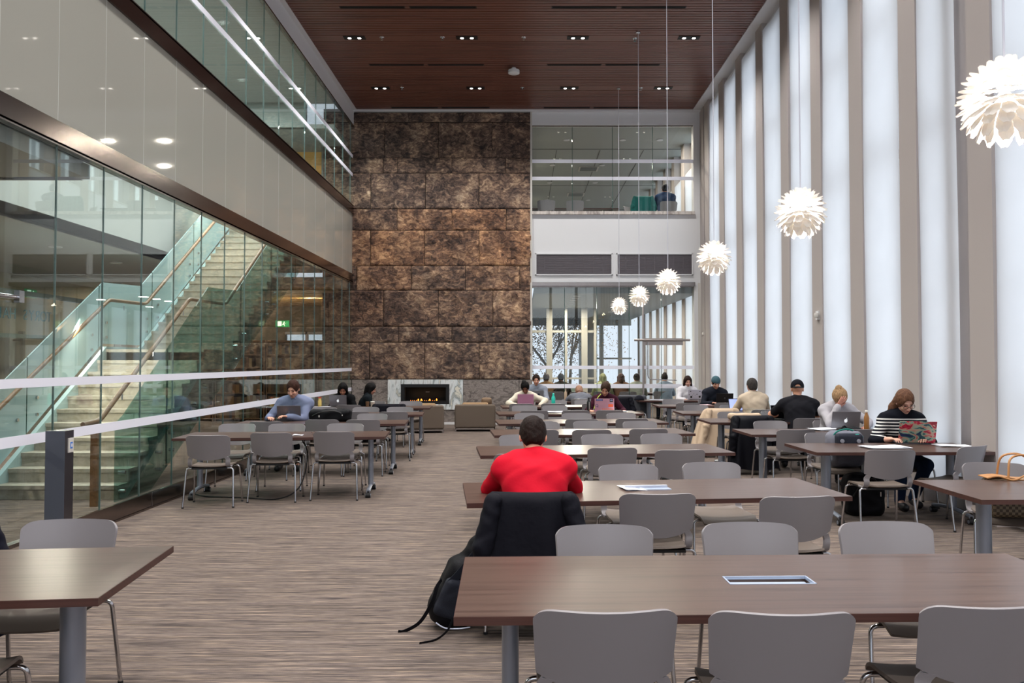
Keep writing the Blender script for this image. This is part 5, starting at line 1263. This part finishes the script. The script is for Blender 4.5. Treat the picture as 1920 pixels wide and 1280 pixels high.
dup(proto, (-2.98, 3.80, 0), PI + .05, 'grey chair under a dark coat at the lower left table, cut by the left edge', 'grey chairs at the lower-left table')
drape('dark navy coat on a chair at the left edge of the photo', -2.98, 3.80, 183, .30, .42, .85, .25, .07, .13, NAVY, 6, .10, 'coat', seed=11)
drape('dark jacket over the right chair at the farthest glass-side table', -2.56, 15.5, 4, .31, .34, .83, .35, .06, .10, BJ, 7, .10, seed=13)
drape('teal jacket over a chair upstairs behind the far glass', 3.25, 21.75, 0, .27, .33, .98, .30, .10, .14, cloth('teal_jacket', '1c5f5c', .8), 9, .12, seed=17, z0=5.12)
drape('dark coat on a chair beyond the farthest middle table', 2.15, 18.2, 0, .30, .36, .86, .2, .07, .12, BJ, 6, .1, 'coat', seed=19)
dup(proto, (2.15, 18.2, 0), 0, 'grey chair hidden under a dark coat right of the farthest middle table', 'grey chairs at the farthest middle table')
drape('grey jacket on a chair near the far glass, behind the small tables', 2.62, 18.9, 180, .32, .36, .84, .35, .07, .12, cloth('grey_jacket', '4b4c52', .85), 7, .1, seed=23)
dup(proto, (2.62, 18.9, 0), PI, 'grey chair hidden under a grey jacket near the far glass', 'grey chairs at the farthest window-side table')
o = thing('clear_bag', 'clear plastic bag on a chair behind the fourth window-side table', 'bag', (3.75, 12.95, .74)); f = SDF([-.25, -.1, -.05], [.25, .1, .2], .012); f.box((0, 0, .05), (.17, .05, .08), .04).ripple(.01, 30, 2); f.build('bag_body', GLASS2, o)
# cream cloth bag lying on the fifth window table
o = thing('cloth_bundle', 'cream folded scarf on the fourth window-side table', 'scarf', (3.42, 12.35, TH)); f = SDF([-.3, -.2, -.03], [.3, .2, .2], .012); f.box((0, 0, .05), (.24, .11, .05), .04).ripple(.008, 30, 1).cut((0, 0, .002), (0, 0, -1)); f.build('folded_cloth', CC, o)
# black rucksack on the floor beside the person in red
BN = cloth('black_nylon', '0e0e12', .6, .2, 150); BN2 = cloth('grey_black_nylon', '24262e', .6, .2, 150)
o = thing('backpack', 'black backpack slumped on the carpet left of the red-jumper chair', 'backpack', (-.37, 4.98, 0), .25)
R = roty(math.radians(24)) @ rotx(.12)
f = SDF([-.4, -.35, -.02], [.45, .35, .75], .0085); f.box((-.02, 0, .21), (.135, .105, .20), .07, R, .03).ell((.10, -.0, .42), (.10, .09, .16), R, .05).ell((-.08, -.02, .13), (.13, .12, .13), k=.05)
f.ripple(.004, 40, 1).cut((0, 0, .004), (0, 0, -1)); f.build('bag_body', BN, o)
f = SDF([-.4, -.35, 0], [.45, .35, .7], .0085); f.box((-.07, -.115, .19), (.10, .035, .12), .03, R, .02).ripple(.003, 50, 2); f.build('front_pocket', BN2, o)
def strap(pts, w, par, m=None, nm='strap'):
    p = smoothpath(pts, 6); mb = MB(); k = len(p) - 1
    def fn(u, v):
        a = min(int(u * k), k - 1); q = p[a].lerp(p[a + 1], u * k - a); t = (p[a + 1] - p[a]).normalized(); sd = t.cross(Vector((0, 1, .3))).normalized(); return q + sd * (v - .5) * w
    mb.sheet(fn, k, 1, .003); return mb.build(nm, m or BN, par)
strap([(-.14, -.05, .30), (-.17, -.08, .27), (-.20, -.08, .18), (-.27, -.06, .06), (-.36, -.04, .006), (-.40, -.04, .006)], .022, o)
strap([(-.08, -.13, .10), (-.12, -.18, .04), (-.2, -.24, .008), (-.3, -.27, .006)], .014, o)
strap([(.16, -.08, .56), (.08, -.14, .50), (-.02, -.14, .38), (-.10, -.14, .30)], .05, o, BN2)
MB().tube(smoothpath([(-.18, -.10, .06), (-.13, -.135, .035), (-.05, -.15, .03), (.02, -.14, .03)], 4), .004, 6).build('reflective_piping', mat('white_piping', 'c8cce0', .5), o, True)
MB().box(.0, .05, -.17, -.165, .40, .405).build('reflective_tab', mat('white_piping'), o)
# grey and teal rucksack standing on a chair
o = thing('backpack', 'grey and teal backpack standing on a chair behind the painted-laptop table', 'backpack', (3.58, 8.93, .46))
f = SDF([-.3, -.25, -.02], [.3, .25, .5], .0085); f.box((0, 0, .20), (.20, .12, .20), .09, k=.02).ripple(.003, 40, 1); f.build('bag_body', cloth('grey_nylon', '6e6f7a', .7, .2, 120), o)
f = SDF([-.3, -.3, .2], [.3, .1, .5], .008); f.box((0, -.12, .31), (.15, .045, .07), .04, k=.0); f.build('front_pocket', cloth('dark_nylon', '2b2e38', .6), o)
MB().tube(smoothpath([(-.16, -.05, .30), (-.13, -.1, .39), (-.03, -.12, .425), (.05, -.12, .41)], 5), .012, 8, flat=.5).tube(smoothpath([(.02, -.135, .36), (.1, -.14, .37), (.16, -.1, .34)], 5), .012, 8, flat=.5).build('teal_trim', cloth('teal', '3fa394', .7), o, True)
MB().tube(smoothpath([(-.05, 0, .39), (0, 0, .45), (.05, 0, .39)], 5), .01, 8).build('carry_loop', BN, o, True)
for s in (-1, 1): MB().lathe([(0, 0), (.022, 0), (.022, .01), (0, .012)], (0, 0, 0), 12).build('round_tab', mat('grey_tab', '8a8c96', .4), o).matrix_local = Matrix.Translation((s * .09, -.168, .30)) @ Matrix.Rotation(PI / 2, 4, 'X')
# black rucksacks
def bag(label, x, y, z, r, m, rz=0, name='bag', seed=1):
    o = thing(name, label, 'bag', (x, y, z), math.radians(rz)); f = SDF([-r[0] - .08, -r[1] - .08, -.03], [r[0] + .08, r[1] + .08, r[2] * 2 + .08], .0105)
    f.box((0, 0, r[2]), r, min(r) * .6, k=.02).ell((r[0] * .5, 0, r[2] * 1.4), (r[0] * .4, r[1] * .7, r[2] * .5), k=.04).ripple(.007, 26, seed).cut((0, 0, .003), (0, 0, -1)); f.build('bag_body', m, o)
    MB().tube(smoothpath([(-r[0] * .8, -r[1], r[2]), (-r[0] * .4, -r[1] - .03, r[2] * 1.6), (r[0] * .3, -r[1] - .02, r[2] * 1.8), (r[0] * .9, -r[1] * .6, r[2] * .6)], 5), .009, 6).build('strap', BLACKP, o, True)
    MB().box(-r[0] * .5, -r[0] * .45, -r[1] - .012, -r[1] - .004, r[2] * .8, r[2] * 1.1).box(r[0] * .6, r[0] * .64, -r[1] - .012, -r[1] - .004, r[2], r[2] * 1.2).build('buckle', WHITE2, o)
    return o
bag('black holdall lying on the table right of the man in blue', -2.88, 12.02, TH, (.31, .12, .09), BN, 4)
bag('black rucksack on the floor under the second window-side table', 3.62, 8.55, 0, (.2, .14, .22), BN, 0, 'backpack', 3)
bag('dark bag hanging beside the blonde woman at her table', 3.98, 9.78, .45, (.15, .10, .19), BN, 0, 'bag', 5)
bag('black bag on the floor beneath the left end of the fifth middle table', -.12, 12.0, 0, (.22, .14, .12), BN, 0, 'bag', 7)
bag('black bag on a chair in the second glass-side row', -2.28, 11.72, .46, (.16, .1, .10), BN, 0, 'bag', 9)
# checked handbag on the right-edge chair
def checker():
    m = mat('checked_bag_leather', '6e5f4c', .5, bump=.1); a = stretch(m, (1, 1, 1)); c = N(m, 'ShaderNodeTexChecker', i_Scale=46.0); c.inputs[1].default_value = lin('8b7a62'); c.inputs[2].default_value = lin('4f4233')
    L(m, a, 'Vector', c, 'Vector'); L(m, c, 'Color', BS(m), 'Base Color'); return m
TAN = mat('tan_leather', 'b07d4c', .45)
o = thing('handbag', 'checked brown handbag with tan handles on the chair at the right edge', 'handbag', (3.78, 6.10, .455), -.12)
f = SDF([-.33, -.2, -.02], [.33, .2, .36], .008); f.box((0, 0, .14), (.26, .10, .15), .05, k=.02).cut((0, 0, .0), (0, 0, -1)).cut((0, 0, .29), (0, 0, 1)); f.build('bag_body', checker(), o)
MB().sheet(lambda u, v: ((u - .5) * .54, (v - .5) * .16, .292 + .012 * math.sin(u * 9) * (abs(v - .5) * 2)), 16, 6, .006).build('top_edge', TAN, o, True)
for s in (-1, 1): MB().tube(smoothpath([(-.13, s * .09, .2), (-.125, s * .09, .33), (-.10, s * .07, .44), (0, s * .05, .465), (.09, s * .07, .42), (.125, s * .09, .33), (.13, s * .09, .2)], 5), .0085, 8).build('handle', TAN, o, True)
MB().tube(smoothpath([(-.26, -.06, .29), (-.2, -.1, .31), (-.1, -.11, .285), (0, -.1, .32), (.1, -.11, .29), (.2, -.1, .31)], 5), .007, 7).build('shoulder_strap', TAN, o, True)
# dark cap-like beanie on a far table
o = thing('cap', 'dark knitted cap lying on a table near the far glass', 'cap', (2.72, 18.7, TH)); f = SDF([-.15, -.15, -.02], [.15, .15, .18], .01); f.ell((0, 0, .0), (.12, .1, .12)).cut((0, 0, .002), (0, 0, -1)); f.build('knit', cloth('dark_knit', '191a22'), o)

# ================================================================ PEOPLE
def stripes():
    m = mat('striped_knit', '10121a', .9, spec=.1, bump=.3, bscale=250)
    tc = N(m, 'ShaderNodeTexCoord'); sx = N(m, 'ShaderNodeSeparateXYZ'); L(m, tc, 'Object', sx, 0)
    w = N(m, 'ShaderNodeMath', operation='MULTIPLY'); w.inputs[1].default_value = 2 * PI / .036; L(m, sx, 'Z', w, 0)
    s = N(m, 'ShaderNodeMath', operation='SINE'); L(m, w, 0, s, 0); gt = N(m, 'ShaderNodeMath', operation='GREATER_THAN'); gt.inputs[1].default_value = .15; L(m, s, 0, gt, 0)
    a = N(m, 'ShaderNodeMath', operation='LESS_THAN'); a.inputs[1].default_value = .995; L(m, sx, 'Z', a, 0)
    b = N(m, 'ShaderNodeMath', operation='GREATER_THAN'); b.inputs[1].default_value = .80; L(m, sx, 'Z', b, 0)
    p = N(m, 'ShaderNodeMath', operation='MULTIPLY'); L(m, a, 0, p, 0); L(m, b, 0, p, 1); q = N(m, 'ShaderNodeMath', operation='MULTIPLY'); L(m, p, 0, q, 0); L(m, gt, 0, q, 1)
    mx = N(m, 'ShaderNodeMix', data_type='RGBA'); mx.inputs[6].default_value = lin('12141c'); mx.inputs[7].default_value = lin('dcdad6'); L(m, q, 0, mx, 0); L(m, mx, 2, BS(m), 'Base Color'); return m
RED = cloth('red_wool', 'b80e25', .85, .12, 60); 
person('person in a bright red jumper bent over the second table, seen from behind', .08, 5.10, 2, lean=24, bow=16, head=(34, 0, 0), sc=1.0, sw=.195, hands=((-.10, .56, .77), (.10, .56, .77)), topmat=RED, top='c8102a', topname='red_jumper',
       pants='22252e', hair='short', hc='1f120e', sk='d39a80', vox=.0075, build=1.08, elbow=((-1, -.35, -.35), (1, -.35, -.35)), face=True)
person('man in a blue button shirt at a laptop beside the left glass', -3.52, 12.45, 182, lean=12, bow=12, head=(24, 8, 0), sc=1.02, sw=.20, hands=((.02, .42, .79), (.30, .40, .77)), top='727a94', topname='blue_shirt', pants='23252d', hc='3a231b', sk='cf9a84', vox=.0085, build=1.12, collar=1, hf=(None, (-.5, .8, .1)))
person('woman with long black hair and black top behind the silver laptop at left', -3.66, 16.42, 184, lean=16, bow=14, head=(34, -5, 0), sc=.93, sw=.17, top='0f1013', topname='black_top', hair='long', hc='0c0a0c', sk='b97f66', vox=.012)
person('woman with black hair in profile, dark jacket, left of the fireplace', -3.22, 16.35, -75, lean=10, bow=10, head=(22, 0, 0), sc=.90, sw=.17, top='10161a', topname='dark_jacket', hair='bob', hc='0d0a0b', sk='bd8670', vox=.012)
person('woman in a cream jumper leaning over the small pink laptop', .05, 16.9, 184, lean=18, bow=14, head=(36, 6, 6), sc=.95, sw=.175, top='c9bfae', topname='cream_jumper', hair='bun', hc='100c0c', sk='8f5e48', vox=.012, hands=((-.30, .36, .765), (.20, .42, .765)), elbow=((-1, 0, -.2), (1, 0, -.3)))
person('man in a grey shirt facing the camera beside the far stone wall', .32, 19.0, 180, lean=8, bow=6, head=(12, 0, 0), sc=.99, sw=.19, top='7e838f', topname='grey_shirt', hc='241813', sk='c9937c', vox=.013)
person('person in grey bent low over the farthest middle table, back turned', 1.32, 18.0, 3, lean=36, bow=26, head=(50, 0, 0), sc=.97, sw=.195, top='62646c', topname='grey_top', hair='short', hc='a07a66', sk='c08f7c', vox=.013, build=1.12, elbow=((-1, 0, -.2), (1, 0, -.2)), face=False)
person('woman in maroon with ponytail writing beside her stickered laptop', 1.52, 14.95, 184, lean=14, bow=12, head=(30, 22, -10), sc=.96, sw=.175, top='33101f', topname='maroon_top', hair='pony', hc='3b2a20', sk='c08c74', vox=.010, hands=((-.30, .45, .77), (.33, .42, .775)))
person('woman in white with long dark hair at the far right table', 4.0, 19.5, 180, lean=8, bow=8, head=(18, 0, 0), sc=.96, sw=.172, top='d2cfd4', topname='white_jumper', hair='long', hc='2a1a15', sk='cf9c88', vox=.012)
person('man in a teal beanie and dark shirt at the black laptop', 4.12, 17.25, 180, lean=14, bow=10, head=(24, 0, 0), sc=1.0, sw=.19, top='1d2029', topname='dark_shirt', hc='1b1310', sk='c7927b', vox=.011, hat='beanie', build=1.05, collar=.6)
person('person in a cream shirt with grey hair, back turned, by the windows', 4.05, 14.02, 3, lean=10, bow=8, head=(14, 0, 0), sc=1.0, sw=.185, top='b7a793', topname='cream_shirt', hc='3d3836', sk='b98d7c', vox=.010, build=1.05, collar=.7, hands=((-.2, .42, .77), (.2, .42, .77)))
person('man in a black T-shirt and backwards-turned black cap by the windows', 4.13, 11.95, -6, lean=14, bow=10, head=(12, 8, 0), sc=1.02, sw=.215, top='17171c', topname='black_tshirt', sleeve=.5, hair=None, hc='5a4238', sk='c99379', vox=.0095, build=1.2, hat='cap', hands=((-.16, .44, .77), (.16, .46, .77)), elbow=((-1, 0, -.3), (1, 0, -.3)))
person('blonde woman in a grey cardigan resting her bowed head on her hand', 4.27, 10.98, 186, lean=14, bow=10, head=(58, 10, 8), sc=1.0, sw=.18, top='a9a6ab', topname='grey_cardigan', hair='topknot', hc='a68663', sk='c98f7c', vox=.0085, hands=((-.24, .40, .77), (.10, .30, 1.035)), hf=(None, (-.45, .35, .85, -.2, -.9, .3)), curl=(.8, .25), elbow=((-1, 0, -.5), (.5, .3, -1)), pants='14151a')
person('woman in glasses and a black and white striped jumper at the painted laptop', 4.30, 9.16, 176, lean=12, bow=12, head=(32, -6, 6), sc=1.0, sw=.18, topmat=stripes(), top='12141c', topname='striped_jumper', hair='longpony', hc='6a4a38', sk='d0a08c', vox=.0075, glasses=True, collar=1.1, sleeve=.75, hands=((-.12, .40, .775), (.24, .38, .775)), pants='1d2b44', legs=2)
for i, (x, hc, tc, hr, lab) in enumerate(((.66, '3a2a20', '6d5236', 'short', 'person in brown behind the far glass, leftmost, seen from behind'), (1.08, '1a1613', '26241f', 'short', 'dark-haired person in black behind the far glass, second from left'),
        (2.25, '8a8a60', '9aa078', 'bob', 'person in pale green behind the far glass, third from left'), (2.77, '3d2417', '5a4030', 'long', 'long brown-haired person behind the far glass'), (3.2, '14110f', '85887c', 'short', 'dark-haired person in grey-green behind the far glass'), (4.0, '2a2320', '7c8a98', 'bun', 'person with hair bun behind the glass door'))):
    person(lab, x, 22.35 + .1 * (i % 2), 0, lean=12, bow=10, head=(20, 0, 0), sc=.98, top=tc, hair=hr, hc=hc, vox=.018, face=False, group='people studying behind the far glass')
person('person in a blue jacket seated upstairs with their back to the glass', 3.9, 21.75, 0, lean=6, bow=6, head=(14, 0, 0), sc=1.02, sw=.20, top='243a5c', topname='blue_jacket', hc='16181f', vox=.016, face=False, z0=5.12, build=1.2)
# blind labels, cable of the woman in maroon's lanyard
o = MB().tube(smoothpath([(1.30, 14.62, .77), (1.36, 14.66, .95), (1.44, 14.72, 1.04)], 5), .008, 6).build('lanyard', mat('lime_lanyard', 'b7c948', .6), None, True); tag(o, 'lime green lanyard ribbon beside the maroon woman', 'lanyard')
o = MB().tube([(1.345, 0, 0), (1.345, 0, .14)], .004, 6).build('pen', WHITE2, None, True); o.location = (-.14, 14.5, .765); tag(o, 'white pen standing in the hand of the woman in maroon', 'pen')
if __name__ == '__main__':
    for o in bpy.data.objects:
        if o.type == 'MESH' and not o.data.materials: print('no material', o.name)
